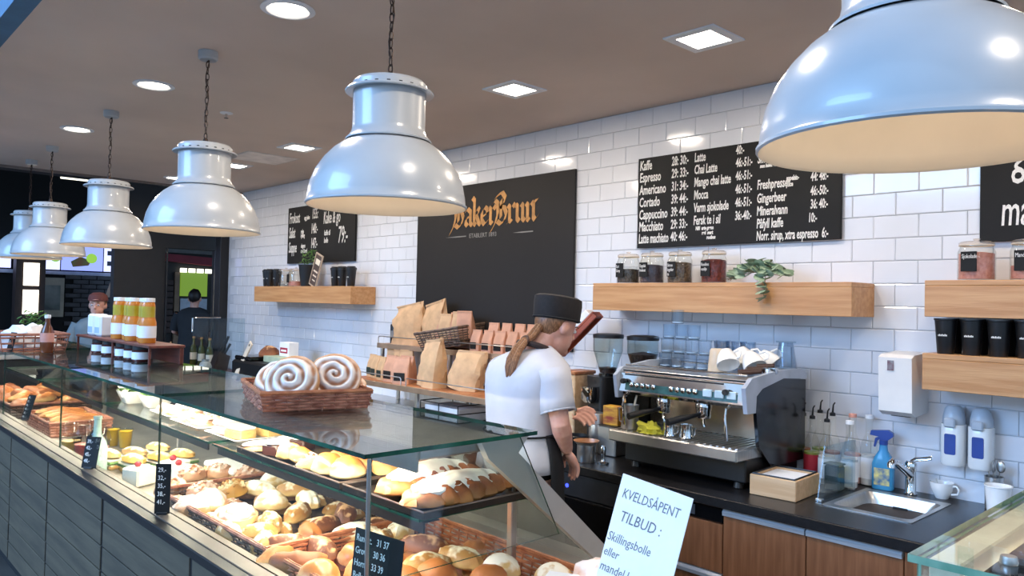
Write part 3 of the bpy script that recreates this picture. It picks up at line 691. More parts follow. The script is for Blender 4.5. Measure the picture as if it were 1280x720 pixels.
iced('eclair','long eclair with pale pink icing at the left end of the tray','pastry',(-2.86,1.40,SZ+.012),R(75),lambda:MB().blob(.11,.033,.03,amp=.04),lambda:MB().blob(.105,.03,.016,(0,0,.02),amp=.1,fr=3,flat=.5),M['pinkicing'],M['b_golden'])
iced('eclair','second pale iced eclair behind the first','pastry',(-2.90,1.55,SZ+.012),R(80),lambda:MB().blob(.11,.033,.03,amp=.04),lambda:MB().blob(.105,.03,.016,(0,0,.02),amp=.1,fr=3,flat=.5),M['icing'],M['b_golden'])
for i,(x,y) in enumerate(((-2.755,1.37),(-2.79,1.50))):
    iced('chocolate_cake',('square chocolate cake with white icing at the tray edge','square chocolate cake with white icing behind the other')[i],'cake',(x,y,SZ+.005),.3,lambda:MB().rbox(-.04,.04,-.035,.035,0,.045,.006),lambda:MB().blob(.046,.042,.014,(0,0,.05),amp=.12,flat=.6),M['icing'],M['choc'])
MID=[('bun_pale',-2.64,1.37,1.0,'pinkish round bun right of the chocolate cakes'),('roll_gold',-2.55,1.37,1.05,'golden roll standing at the tray edge'),('bun_gloss',-2.36,1.37,1.15,'shiny bun at the front edge of the tray'),('bun_gloss',-2.25,1.38,1.25,'largest shiny bun at the tray corner'),
 ('bun_gold',-2.33,1.48,1.2,'golden bun second row of the tray'),('bun_gold',-2.22,1.52,1.2,'golden bun beside the braided loaves'),('bun_gloss',-2.23,1.64,1.2,'shiny bun at the rear corner of the tray'),('bun_gloss',-2.45,1.49,1.15,'shiny bun in the middle of the tray'),('bun_pale',-2.68,1.63,1.2,'pale bun at the back of the tray below the lid basket'),('bun_gloss',-2.55,1.65,1.2,'shiny bun at the back of the tray below the lid basket'),('bun_gold',-2.44,1.63,1.2,'golden bun at the back of the tray'),('bun_gold',-2.34,1.62,1.2,'golden bun in the back row, second from the rear corner'),('bun_pale',-2.81,1.64,1.1,'pale bun behind the eclairs')]
for k,x,y,s,l in MID: good(k,x,y,SZ+.025,label=l,s=s)
t=thing('wrapped_roll','bread roll wrapped in clear film on the tray','bread',(-2.45,1.365,SZ+.015),.9)
pmw=MB().blob(.06,.034,.036,amp=.08,seed=4).build('roll',M['b_pale'],t,True)
MB().blob(.068,.038,.042,amp=.25,fr=5,seed=8,nu=22,nv=12).build('film',thin_glass('plastic_film','#f2f4f6',1.6,0.12),t)
# left part of the shelf: plates, salads
def plate(name,x,y,z,a,b,label,cat='plate',h=.018,m_='porcelain'):
    t=thing(name,label,cat,(x,y,z)); m=MB()
    rings=[[(p[0]*k,p[1]*k,zz) for p in rrect(a,b,.02)] for k,zz in ((.75,0),(.8,.002),(1,h),(.97,h+.002),(.78,.006))]
    m.loft(rings); m.build('dish',M[m_],t,40); return t
plate('serving_plate',-4.0,1.47,SZ,.30,.22,'white plate of pink open sandwiches on the glass shelf')
for i in range(6): good('danish',-4.09+.09*(i%3),1.42+.09*(i//3),SZ+.022,label='pink topped open sandwich on the white plate',cat='sandwich',group='open sandwiches',s=.75)
plate('serving_plate',-3.62,1.47,SZ,.36,.26,'white plate carrying the nutty cake bars')
for i in range(6):
    t=thing('cake_bar','nut covered cake bar with white icing','cake',(-3.72+.10*(i%3),1.40+.11*(i//3),SZ+.010),.2,group='nut cake bars on the white plate')
    m=MB(); m.blob(.045,.04,.04,amp=.25,fr=5,seed=i,nu=14,nv=9,flat=.4); m.build('cake',M['b_crumb'],t,True); MB().blob(.04,.034,.012,(0,0,.036),amp=.2,seed=i+9,nu=12,nv=6).build('icing',M['icing'],t,True)
plate('serving_plate',-3.22,1.47,SZ,.34,.26,'white plate carrying the cream topped sponge cakes')
for i in range(4):
    t=thing('sponge_cake','cream topped sponge cake slice on a white plate','cake',(-3.29+.13*(i%2),1.41+.12*(i//2),SZ+.010),.25,group='cream topped sponge cakes')
    MB().rbox(-.055,.055,-.04,.04,0,.035,.004).build('sponge',M['pink'] if i==0 else M['cakes'],t); MB().rbox(-.056,.056,-.041,.041,.0355,.058,.008).build('cream',M['icing'],t)
def salad(x,y,label):
    t=thing('salad_bowl',label,'bowl',(x,y,SZ)); m=MB()
    rings=[[(p[0]*k,p[1]*k,zz) for p in rrect(.16,.16,.025)] for k,zz in ((.6,0),(.65,.003),(1,.07),(.96,.07),(.62,.012))]
    m.loft(rings); m.build('bowl',M['porcelain'],t,40)
    rn=random.Random(int(x*100)); m=MB(); m2=MB()
    for i in range(26):
        c=(rn.uniform(-.06,.06),rn.uniform(-.06,.06),rn.uniform(.05,.085)); (m if i%3 else m2).blob(.025,.016,.006,c,amp=.3,fr=3,seed=i,nu=8,nv=5,flat=1,rot=Matrix.Rotation(rn.uniform(-.8,.8),3,'X')@Matrix.Rotation(rn.uniform(0,6),3,'Z'))
    o=m.build('lettuce',M['leafd'],t,True); o['kind']='stuff'; o=m2.build('cheese',M['cakew'],t,True); o['kind']='stuff'
salad(-4.60,1.43,'white square bowl of green salad on the glass shelf'); salad(-4.82,1.50,'white salad bowl left of the other salad bowl'); salad(-4.36,1.47,'white salad bowl nearest the open sandwiches')
# deck, left part: cups, bottle, sandwiches, cakes
def dome_cup(x,y,col,label):
    t=thing('dome_cup',label,'cup',(x,y,DK)); t.scale=(1.2,1.2,1.2)
    MB().lathe([(.030,0),(.034,.003),(.046,.10),(.044,.10),(.032,.005),(0,.005)],seg=20,cap=False).build('cup',M['glass'],t,True)
    MB().lathe([(0,.006),(.0315,.006),(.0405,.075),(0,.078)],seg=20,cap=False).build('filling',mat('fill_'+col,'#'+col,0.4),t,True)
    MB().lathe([(.046,.1005),(.049,.103),(.048,.112),(.040,.14),(.022,.158),(.012,.16)],seg=20,cap=False).build('dome_lid',M['glass'],t,True)
for a in ((-4.76,1.16,'e8b040','clear dome cup with orange dessert nearest the front glass'),(-4.62,1.19,'e0605c','clear dome cup with red berry dessert beside the glass bottle'),(-4.79,1.29,'d86a64','clear dome cup with red dessert in the second row'),(-4.50,1.23,'e0807a','clear dome cup with pink red dessert at the right of the group')): dome_cup(*a)
for a in ((-4.96,1.43,'yellow juice cup on the left in the deck corner'),(-4.86,1.47,'yellow juice cup next to the other yellow cup')):
    t=thing('juice_cup',a[2],'cup',(a[0],a[1],DK))
    MB().lathe([(.03,0),(.042,.11),(.040,.11),(.029,.003),(0,.003)],seg=18,cap=False).build('cup',M['glass'],t,True)
    MB().lathe([(0,.004),(.0285,.004),(.0385,.10),(0,.1)],seg=18,cap=False).build('juice',mat('yellow_juice','#e6b81c',0.3),t,True)
t=thing('glass_bottle','pale teal glass bottle standing behind the front glass','bottle',(-4.22,1.145,DK)); t.scale=(1.2,1.2,1.1)
MB().lathe([(0,0),(.038,0),(.040,.01),(.040,.12),(.034,.15),(.016,.18),(.014,.25),(.017,.252),(.017,.265),(0,.265)],seg=22,cap=False).build('bottle',mat('teal_glass','#c4e0d6',0.12,var=.05),t,True)
def sandwich(x,y,rz,label,m_='b_pale'):
    t=thing('sandwich',label,'sandwich',(x,y,DK),rz)
    MB().rbox(-.09,.09,-.04,.04,0,.028,.01).build('lower_half',M[m_],t); MB().rbox(-.092,.092,-.044,.044,.0285,.04,.005).build('lettuce',M['leafd'],t); MB().rbox(-.088,.088,-.042,.042,.0405,.052,.004).build('filling',M['cakew'],t)
    MB().blob(.095,.046,.034,(0,0,.064),amp=.06,nu=18,nv=8).build('upper_half',M[m_],t,True)
for i,(x,y,rz) in enumerate(((-4.36,1.24,.2),(-4.34,1.36,.25),(-4.40,1.50,.2),(-4.15,1.30,.15),(-4.14,1.42,.2),(-4.15,1.54,.2))):
    sandwich(x,y,rz,('pale sandwich roll beside the teal bottle','pale sandwich roll in the middle of the left row','pale sandwich roll at the back of the left row','seeded sandwich nearest the cream cakes','seeded sandwich in the middle of the right row','seeded sandwich at the back of the right row')[i],'b_pale' if i<3 else 'b_yellow')
MB_c=[(-3.88,1.24,'cream cake cube with a red berry nearest the front glass'),(-3.80,1.40,'cream cake cube with a red berry behind the first one'),(-3.93,1.42,'cream cake cube left of the rear berry cake')]
for x,y,l in MB_c:
    t=thing('cream_cake',l,'cake',(x,y,DK),.4)
    MB().rbox(-.055,.055,-.055,.055,0,.085,.008).build('cake',M['cakew'],t); MB().blob(.016,.016,.016,(-.01,0,.096),amp=.05,flat=.9,nu=10,nv=7).build('berry',M['berry'],t,True)
t=thing('sheet_cake','long cream topped sheet cake behind the crumble buns','cake',(-3.68,1.62,DK),.05)
MB().rbox(-.15,.15,-.09,.09,0,.06,.004).build('sponge',M['cakes'],t); MB().rbox(-.152,.152,-.092,.092,.0605,.09,.01).build('cream',M['icing'],t)
# far left end: baguette basket and heaped croissants
t=thing('wicker_basket','small red wicker basket of baguettes at the far end','basket',(-5.75,1.38,DK)); wicker(t,.62,.34,.09,.01,5,M['wicker'],M['wicker'],r=.004)
for i in range(6): good('roll_gold',-5.98+.095*i,1.38,DK+.082,rz=R(80),label='golden baguette piece standing in the red basket',group='baguettes in the red basket',sc=(1.9,.95,1.1))
t=thing('wicker_basket','large dark wicker basket of croissants at the left edge','basket',(-6.85,1.42,DK)); wicker(t,.95,.5,.10,.01,5,M['wickerd'],M['wicker'],r=.005)
rn=random.Random(11)
for i in range(20): good('croissant' if i%3 else 'croissant_g',-7.25+.19*(i%5)+rn.uniform(-.03,.03),1.26+.11*(i//5)+rn.uniform(-.02,.02),DK+.07+.04*(i%2),label='large brown croissant heaped in the dark basket at the left',group='heaped croissants at the left',s=1.35)
# ---- price cards
def price_card(x,y,z,w,h,rz,lean,lines,label,ysz):
    t=thing('price_card',label,'price card',(x,y,z),rot=(R(-lean),0,rz))
    MB().rbox(-w/2,w/2,0,.003,0.004,h,.0008).build('card',M['slate'],t)
    MB().rbox(-.02,.02,-.006,.010,0,.010,.002).build('clip',M['black'],t)
    for i,s in enumerate(lines):
        text(s,t,(-w/2+.008,-.0004,h-(i+1.0)*ysz*1.25),ysz,M['chalk'],xs=.8)
price_card(-5.77,1.13,.874,.07,.17,R(25),18,['45,-']*6,'narrow black price card far left behind the glass',.02)
price_card(-4.02,1.055,.874,.075,.15,R(40),14,['39,-','42,-','45,-','48,-'],'narrow black price card beside the teal bottle',.024)
price_card(-3.02,1.05,.874,.055,.19,R(55),2,['29,-','32,-','35,-','38,-','41,-'],'black price card at the glass joint by the crumble buns',.024)
price_card(-1.72,1.135,.874,.19,.21,R(8),6,['Rundst.   31 37','Grove   30 36','Horn    33 39','Bolle    33 39','Kringle  34 40'],'large black price card with white prices at the case corner',.026)

# ---- swirl bun basket on the lid
t=thing('wicker_basket','shallow red wicker basket of sugared swirl buns on the glass lid','basket',(-2.66,1.43,GT+.0005),rz=R(-17))
wicker(t,.46,.36,.062,.012,6,M['wicker'],M['wickerl'],stakes=.04,r=.0038)
bz=GT+.012
SW=[(-2.535,1.32,.075,(R(62),0,R(45)),'sugared swirl bun facing left at the near corner of the basket'),(-2.52,1.475,.080,(R(58),0,R(62)),'big sugared swirl bun standing in the middle of the basket'),(-2.70,1.36,.06,(R(35),0,R(45)),'sugared swirl bun lying behind the near one'),(-2.60,1.55,.03,(R(20),0,R(70)),'sugared swirl bun at the right end of the basket'),(-2.75,1.52,.03,(R(15),0,R(30)),'sugared swirl bun at the back of the basket'),(-2.80,1.40,.02,(R(10),0,R(30)),'sugared swirl bun at the left end of the basket')]
for x,y,dz,rot,l in SW:
    o=inst('swirl_bun',KIND['swirl_big'][0](),(x,y,bz+dz),rot); tag(o,l,'bun','sugared swirl buns in the lid basket')
# ---- bottle rack on the lid
t=thing('bottle_rack','small dark red wooden rack of bottles on the glass lid','rack',(-5.22,1.55,GT))
mr=wood('mahogany','#7a3c2e','#5a2a20',.4)
MB().rbox(-.74,.74,-.09,.11,.095,.110,.003).build('shelf',mr,t)
for x in (-.73,0.05,.715):
    for y in (-.085,.082): MB().rbox(x,x+.015,y,y+.012,0.0005,.0945,.002).build('upright',mr,t)
MB().rbox(-.73,.73,.095,.105,.0,.094,.002).build('back',mr,t)
def labelled_bottle(name,x,y,z,prof,m_,lab,label,cat='bottle',capm='white',group=None,labm='white'):
    t=thing(name,label,cat,(x,y,z),group=group); top=prof[-1][1]
    MB().lathe([(0,0)]+prof+[(0,top)],seg=18,cap=False).build('body',M[m_] if isinstance(m_,str) else m_,t,True)
    r=max(p[0] for p in prof)
    if lab: MB().lathe([(r+.0006,lab[0]),(r+.0006,lab[1])],seg=18,cap=False).build('label_band',M[labm],t,True)
    rt=prof[-1][0]; MB().lathe([(0,top+.0003),(rt+.003,top+.0003),(rt+.003,top+.022),(0,top+.024)],seg=14,cap=False).build('cap',M[capm],t,True)
    return t
orange=mat('orange_juice','#d98a3c',.2,col2='#c87828'); yell=mat('yellow_syrup','#c9b23a',.15,col2='#b09a28'); darkjar=mat('dark_jam','#5a2a26',.18,col2='#3a1a18')
Bp=[(.045,0),(.048,.008),(.048,.12),(.042,.14),(.040,.15),(.040,.215),(.036,.235),(.034,.24)]
for i,x in enumerate((-5.30,-5.18,-5.03,-4.90,-4.77)):
    t=labelled_bottle('juice_bottle',x,1.545+.03*(i%2),GT+.1105,Bp,orange,(.03,.10),('orange juice bottle at the left end of the rack','orange juice bottle second from the left on the rack','orange juice bottle in the middle of the rack','orange juice bottle second from the right on the rack','orange juice bottle at the right end of the rack')[i],capm='white')
    MB().lathe([(.0405,.151),(.0405,.214)],seg=18,cap=False).build('yellow_band',yell,t,True)
for i,x in enumerate((-5.62,-5.40,-5.12,-4.95,-4.80)):
    labelled_bottle('jam_jar',x,1.525,GT+.0005,[(.048,0),(.052,.006),(.052,.062),(.046,.068)],darkjar,(.014,.056),('dark jam jar with white label under the left end of the rack','dark jam jar second from the left in the rack','dark jam jar in the middle of the rack','dark jam jar second from the right in the rack','dark jam jar at the right end of the rack')[i],'jar',capm='black')
for i,(x,h) in enumerate(((-5.78,.145),(-5.62,.14))):
    t=thing('paper_packet',('white paper packet at the left end of the rack','white paper packet beside the orange bottles')[i],'packet',(x,1.55,GT+.1105))
    MB().rbox(-.065,.065,-.05,.05,0,h,.012).build('packet',M['white'],t); MB().rbox(-.05,.05,-.0515,-.0502,.02,.06,.0003).build('label_print',mat('pale_blue_print','#a9bdd6',.7),t)
labelled_bottle('syrup_bottle',-5.75,1.24,GT+.0005,[(.038,0),(.04,.006),(.04,.13),(.03,.16),(.016,.19),(.015,.225)],mat('amber_glass','#7a3f1c',.12,col2='#5a2a12'),(.07,.13),'amber brown bottle with pale label left of the rack',capm='white',labm='pink')
t=thing('wire_basket','dark red basket lined with white cloth at the left edge','basket',(-6.15,1.20,GT+.0005)); wicker(t,.50,.36,.11,.02,3,M['wicker'],M['wicker'],stakes=.06,r=.005)
t=thing('cloth','crumpled white cloth heaped in the dark red basket','cloth',(-6.15,1.20,GT+.03)); MB().blob(.24,.17,.13,amp=.22,fr=3,seed=5,nu=26,nv=14).build('fabric',M['white'],t,True)
price_card(-5.92,1.06,GT+.0005,.09,.13,R(10),12,['Brød','49,-'],'black price card leaning on the dark red basket',.03)
t=thing('potted_herb','green herb plant at the left edge on the glass lid','plant',(-6.75,1.35,GT+.0005))
MB().lathe([(0,0),(.05,0),(.065,.11),(.06,.11),(.055,.1),(0,.1)],seg=18,cap=False).build('pot',M['black'],t,True)
rn=random.Random(2); m=MB()
for i in range(60):
    a=rn.uniform(0,6.28); r=rn.uniform(.01,.09); c=(r*math.cos(a),r*math.sin(a),.13+rn.uniform(0,.12)); m.blob(.026,.016,.004,c,nu=7,nv=4,flat=1,seed=i,rot=Matrix.Rotation(rn.uniform(-1,1),3,'X')@Matrix.Rotation(rn.uniform(0,6),3,'Z'))
o=m.build('leaves',M['leafd'],t,True); o['kind']='stuff'
# ---- handwritten sheet on the counter past the case
t=thing('paper_sign','white handwritten paper sign leaning past the end of the case','sign',(-1.255,1.565,DK+.003),rot=(R(-12),R(9),R(8)))
MB().rbox(-.108,.100,0,.002,0.0,.445,.0008).build('sheet',M['white'],t)
MB().prism([(.003,.0),(.16,.0),(.003,.38)],-.01,.01,'x').build('easel_foot',M['black'],t)
for s,z,h,xs,x in (('KVELDSÅPENT',.385,.036,.72,-.095),('TILBUD :',.325,.040,.8,-.085),('Skillingsbolle',.268,.034,.75,-.105),('eller',.228,.032,.8,-.105),('mandel knute',.188,.034,.75,-.105)):
    text(s,t,(x,-.0004,z),h,M['ink'],xs=xs,shear=.15,extr=.0002)

# ------------------------------------------------------------------ back worktop and base units
WX0,WX1 = -3.12,1.2
t=thing('worktop','long black worktop along the tiled wall','worktop',(0,0,WT))
SX0,SX1,SY0,SY1=-1.40,-1.085,3.085,3.50     # sink cut-out
for a in ((WX0,SX0,2.845,WY-.008),(SX1,WX1,2.845,WY-.008),(SX0,SX1,2.845,SY0),(SX0,SX1,SY1,WY-.008)): MB().box(a[0],a[1],a[2],a[3],-.04,0).build('slab',M['worktop'],t)
MB().rbox(WX0,WX1,2.838,2.8455,-.042,-.001,.003).build('front_edge',M['worktop'],t)
def unit(x0,x1,name,label,cat,fronts):
    t=thing(name,label,cat,((x0+x1)/2,2.87,0)); w=(x1-x0)/2
    MB().box(-w,w,.02,.70,.10,.869).build('carcass',mat('dark_carcass','#2b2320',.6),t)
    MB().box(-w,w,.05,.06,0,.0995).build('kickboard',M['blackm'],t)
    for kind,z0,z1 in fronts:
        if kind in ('door','drawer','panel'):
            d=MB().rbox(-w+.002,w-.002,0,.0195,z0,z1,.0015).build(kind,M['walnut'],t)
            if kind!='panel':
                m=MB(); m.prism([(-.012,z1-.004),(.0195,z1-.004),(.0195,z1+.022),(-.004,z1+.022),(-.014,z1+.012)],-w+.003,w-.003,'x'); m.build('handle',M['alu'],d)
        elif kind=='control':
            d=MB().rbox(-w+.002,w-.002,-.002,.0195,z0,z1,.003).build('control_panel',M['blackg'],t)
            MB().lathe([(0,0),(.016,0),(.016,-.006),(0,-.008)],(-w*.45,-.003,(z0+z1)/2),16,'y').build('knob',M['alu'],d)
            MB().box(-.01,.05,-.0032,-.0021,z0+.012,z1-.012).build('display',mat('grey_display','#4b4d52',.3),d)
        elif kind=='steel': MB().rbox(-w+.002,w-.002,0,.0195,z0,z1,.0015).build('steel_front',M['steel'],t)
    return t
unit(-1.379,-1.024,'base_cabinet','walnut base cabinet under the sink with a long aluminium handle','cabinet',[('door',.105,.842)])
unit(-1.739,-1.379,'base_cabinet','walnut base cabinet left of the sink cabinet','cabinet',[('door',.105,.842)])
unit(-2.11,-1.739,'drawer_unit','walnut drawer unit with a black control strip beside the handwritten sheet','cabinet',[('control',.80,.866),('drawer',.545,.765) if False else ('panel',.592,.795),('drawer',.44,.566),('steel',.105,.435)])
unit(-1.024,-.42,'base_cabinet','plain walnut base cabinet at the right end','cabinet',[('panel',.105,.866)])
unit(-.42,.6,'base_cabinet','walnut base cabinet out past the right frame edge','cabinet',[('panel',.105,.866)])
t=thing('undercounter_fridge','black undercounter fridge with a round badge beside the barista','fridge',(-2.45,2.87,0))
MB().box(-.33,.33,.03,.70,.05,.868).build('cabinet',M['black'],t)
d=MB().rbox(-.326,.326,-.012,.0295,.10,.745,.006).build('door',M['blackg'],t)
MB().rbox(-.326,.326,-.012,.0295,.75,.866,.004).build('top_panel',mat('fridge_steel','#4a4b50',.35,.7),t)
MB().lathe([(0,0),(.018,0),(.018,-.003),(0,-.004)],(.22,-.0125,.69),16,'y').build('badge',M['alu'],d)
MB().lathe([(0,0),(.010,0),(.010,-.003),(0,-.003)],(-.16,-.0125,.80),12,'y').build('indicator_light',emis('blue_led','#3a4cff',2.5),t)
unit(-3.12,-2.785,'base_cabinet','dark base cabinet hidden behind the barista','cabinet',[('panel',.105,.866)])

# ---- sink and tap
t=thing('sink','square stainless steel sink set into the black worktop','sink',((SX0+SX1)/2,(SY0+SY1)/2,WT)); a,b=(SX1-SX0)/2,(SY1-SY0)/2
rim=[[(p[0],p[1],z) for p in rrect(w,h,r)] for w,h,r,z in ((2*a+.03,2*b+.03,.012,.0008),(2*a+.03,2*b+.03,.012,.003),(2*a-.01,2*b-.06,.03,.002),(2*a-.03,2*b-.08,.05,-.03),(2*a-.05,2*b-.10,.06,-.13),(2*a-.12,2*b-.16,.05,-.145))]
m=MB(); m.loft(rim,cap=False); n=len(rim[0]); m.f.append(tuple((len(rim)-1)*n+i for i in range(n))); m.m.append(0); m.build('basin',M['steel'],t,50)
MB().lathe([(0,-.1448),(.03,-.1448),(.034,-.142),(0,-.1405)],seg=18,cap=False).build('drain',M['chrome'],t,True)
MB().rbox(-.03,.03,b-.068,b-.064,-.055,-.035,.002).build('overflow_grille',M['black'],t)
t=thing('tap','chrome single lever mixer tap behind the sink','tap',(-1.245,3.555,WT+.0005))
MB().lathe([(0,0),(.026,0),(.027,.006),(.022,.012),(.021,.10),(.024,.105),(.024,.135),(.018,.145),(0,.147)],seg=20,cap=False).build('body',M['chrome'],t,40)
MB().tube([(0,-.01,.085),(-.005,-.06,.115),(-.012,-.14,.155),(-.014,-.165,.160),(-.015,-.178,.150),(-.015,-.18,.135)],[.017,.016,.015,.0155,.016,.0145],12).build('spout',M['chrome'],t,True)
MB().tube([(0,0,.145),(.02,.0,.16),(.07,-.005,.172),(.085,-.005,.178),(.083,-.005,.166),(.06,-.005,.158),(.02,0,.15)],.005,8).build('lever',M['chrome'],t,True)

# ---- things on the worktop, right to left
t=thing('paper_cup','large plain white paper cup at the right end of the worktop','cup',(-.885,3.44,WT+.0005))
MB().lathe([(0,0),(.036,0),(.046,.118),(.049,.120),(.049,.124),(.045,.124),(.035,.006),(0,.006)],seg=26,cap=False).build('cup',M['porcelain'],t,40)
t=thing('spoon_holder','steel tumbler of spoons behind the paper cup','cutlery holder',(-.935,3.575,WT+.0005))
MB().lathe([(0,0),(.032,0),(.034,.13),(.036,.131),(.032,.131),(.031,.004),(0,.004)],seg=20,cap=False).build('tumbler',M['steel'],t,40)
for i in range(4):
    a=i*1.6; dx,dy=.014*math.cos(a),.012*math.sin(a); s=MB().tube([(dx*.5,dy*.5,.01),(dx*1.4,dy*1.4,.15)],.0022,6).build('spoon',M['steel'],t,True)
    MB().blob(.017,.006,.024,(dx*1.7,dy*1.7,.172),amp=0,flat=1,nu=12,nv=8,rot=Matrix.Rotation(a,3,'Z')).build('spoon_bowl',M['steel'],s,True)
def coffee_cup(x,y,z,label,rz=0,k=1.0,spoon=False,flip=False):
    t=thing('coffee_cup',label,'cup',(x,y,z),rz)
    pr=[(0,0),(.022,0),(.024,.004),(.034,.022),(.042,.05),(.043,.062),(.0405,.062),(.033,.025),(.02,.008),(0,.008)]
    b=MB().lathe([(r*k,h*k) for r,h in pr],seg=24,cap=False)
    h=MB().tube([(.040*k,0,.052*k),(.055*k,0,.055*k),(.064*k,0,.042*k),(.060*k,0,.026*k),(.036*k,0,.020*k)],.0042*k,8)
    if flip:
        F=Matrix.Rotation(math.pi,4,'X'); b.xf(F); h.xf(F); 
        for mm in (b,h): mm.v=[(p[0],p[1],p[2]+.062*k) for p in mm.v]
    b.build('cup',M['porcelain'],t,40); h.build('handle',M['porcelain'],t,True)
    if spoon: MB().tube([(-.01,0,.02),(-.026,.004,.078)],.003,6).build('teaspoon',M['steel'],t,True)
    return t
coffee_cup(-1.135,3.60,WT+.0005,'white coffee cup with a teaspoon beside the tap',rz=R(-10),k=1.1,spoon=True)
t=thing('spray_bottle','blue spray bottle of cleaner left of the tap','spray bottle',(-1.365,3.57,WT+.0005),rz=R(8))
MB().loft([[(p[0]*w,p[1]*d,z) for p in rrect(1,1,.3)] for w,d,z in ((.085,.055,0),(.09,.058,.006),(.09,.058,.11),(.07,.05,.14),(.035,.032,.17),(.03,.03,.195))]).build('bottle',mat('blue_cleaner','#4aa0cc',.15,col2='#3a8cc0'),t,50)
MB().rbox(-.032,.032,-.0305,-.0295,.02,.095,.0004).build('label_patch',mat('cleaner_label','#e6dc8a',.5,col2='#3a6a9a',scale=30),t)
MB().lathe([(0,.1955),(.018,.1955),(.018,.215),(0,.216)],seg=14,cap=False).build('collar',M['bluelab'],t,True)
MB().prism([(-.055,.235),(-.05,.255),(.02,.262),(.04,.25),(.04,.235),(.018,.216),(-.014,.216),(-.016,.23)],-.013,.013,'y').build('spray_head',M['bluelab'],t)
MB().prism([(-.022,.228),(-.034,.222),(-.040,.185),(-.034,.182),(-.026,.21),(-.012,.222)],-.007,.007,'y').build('trigger',M['bluelab'],t)
# acrylic splash guard
t=thing('splash_guard','clear acrylic splash guard standing left of the sink','splash guard',(-1.445,3.10,WT+.0005))
m=MB(); m.prism([(0,0),(.36,0),(.36,.22),(.06,.22)],-.003,.003,'x'); m.build('sheet',M['glass_t'],t)
for y in (.02,.33): MB().rbox(-.014,.014,y-.01,y+.01,0,.012,.002).build('clip',M['steel'],t)
# napkin box
t=thing('napkin_box','pale wooden napkin box beside the coffee machine','box',(-1.605,3.135,WT+.0005),rz=R(4))
m=MB(); a,b,h=.10,.125,.085
for q in ((-a,a,-b,-b+.012),(-a,a,b-.012,b),(-a,-a+.012,-b+.012,b-.012),(a-.012,a,-b+.012,b-.012)): MB().rbox(q[0],q[1],q[2],q[3],0,h,.003).build('side_board',M['cork'],t)
MB().box(-a+.013,a-.013,-b+.013,b-.013,.001,.01).build('bottom',M['cork'],t); MB().rbox(-a+.015,a-.015,-b+.015,b-.015,.0105,h-.008,.004).build('napkins',M['white'],t)
MB().tube([(-a+.01,-b+.01,h+.003),(a-.01,-b+.01,h+.003),(a-.01,b-.01,h+.003),(-a+.01,b-.01,h+.003)],.004,6,closed=True).build('wire_rim',M['black'],t)
# syrup bottles
def syrup(x,y,label,glass,liq,lab,pour,h=.30):
    t=thing('syrup_bottle',label,'bottle',(x,y,WT+.0005)); k=h/.30
    prof=[(.034,0),(.036,.005),(.036,.15),(.030,.185),(.016,.215),(.0145,.27),(.017,.272),(.017,.285)]
    MB().lathe([(0,0)]+[(r,z*k) for r,z in prof]+[(0,prof[-1][1]*k)],seg=18,cap=False).build('bottle',glass,t,True)
    if liq: MB().lathe([(0,.004),(.0345,.004),(.0345,.13*k),(0,.13*k)],seg=18,cap=False).build('syrup',liq,t,True)
    if lab: MB().lathe([(.0368,.03*k),(.0368,.12*k)],seg=18,cap=False).build('label_band',lab,t,True)
    z=.285*k+.0004
    if pour==1:
        MB().lathe([(0,z),(.013,z),(.013,z+.012),(.006,z+.016),(0,z+.016)],seg=12,cap=False).build('stopper',M['black'],t,True); MB().tube([(0,0,z+.012),(.003,0,z+.05),(.012,-.004,z+.062)],[.005,.0035,.003],8).build('pourer',M['black'],t,True)
    else: MB().lathe([(0,z),(.0175,z),(.0175,z+.016),(0,z+.017)],seg=14,cap=False).build('cap',(M['white'],M['pink'])[pour==2],t,True)
cl=M['glass']; amber=mat('caramel_syrup','#a8602c',.2); grn=mat('green_syrup','#8a9a4a',.2); pinks=mat('pink_syrup','#e2b3ae',.2); clr=mat('clear_syrup','#d8dadc',.15)
SY=[(-1.735,3.565,'syrup bottle with black pourer against the machine side',cl,amber,M['white'],1),(-1.665,3.59,'second syrup bottle with black pourer beside the machine side',cl,grn,M['white'],1),(-1.66,3.50,'green syrup bottle with a red label',cl,grn,M['redlab'],1),(-1.585,3.545,'tall syrup bottle with black pourer and white label',cl,amber,M['white'],1),(-1.57,3.455,'syrup bottle with a short black pourer in the front row',cl,clr,M['white'],1),(-1.505,3.575,'clear bottle with a pink cap',cl,pinks,M['white'],2),(-1.475,3.475,'clear bottle with a white cap in front of the splash guard end',cl,clr,M['white'],0),(-1.44,3.60,'clear bottle with a white cap nearest the spray bottle',cl,clr,M['white'],0)]
for i,a in enumerate(SY): syrup(a[0],a[1],a[2],a[3],a[4],a[5],a[6],h=.315 if i%2 else .295)
t=thing('sponge_box','dark green plastic tub between the bottles and the spray bottle','tub',(-1.495,3.37,WT+.0005))
MB().rbox(-.035,.035,-.03,.03,0,.11,.008).build('tub',mat('dark_green_plastic','#3b4a4a',.3),t); MB().rbox(-.037,.037,-.032,.032,.1105,.118,.003).build('lid',mat('dark_green_lid','#4d5f60',.3),t)
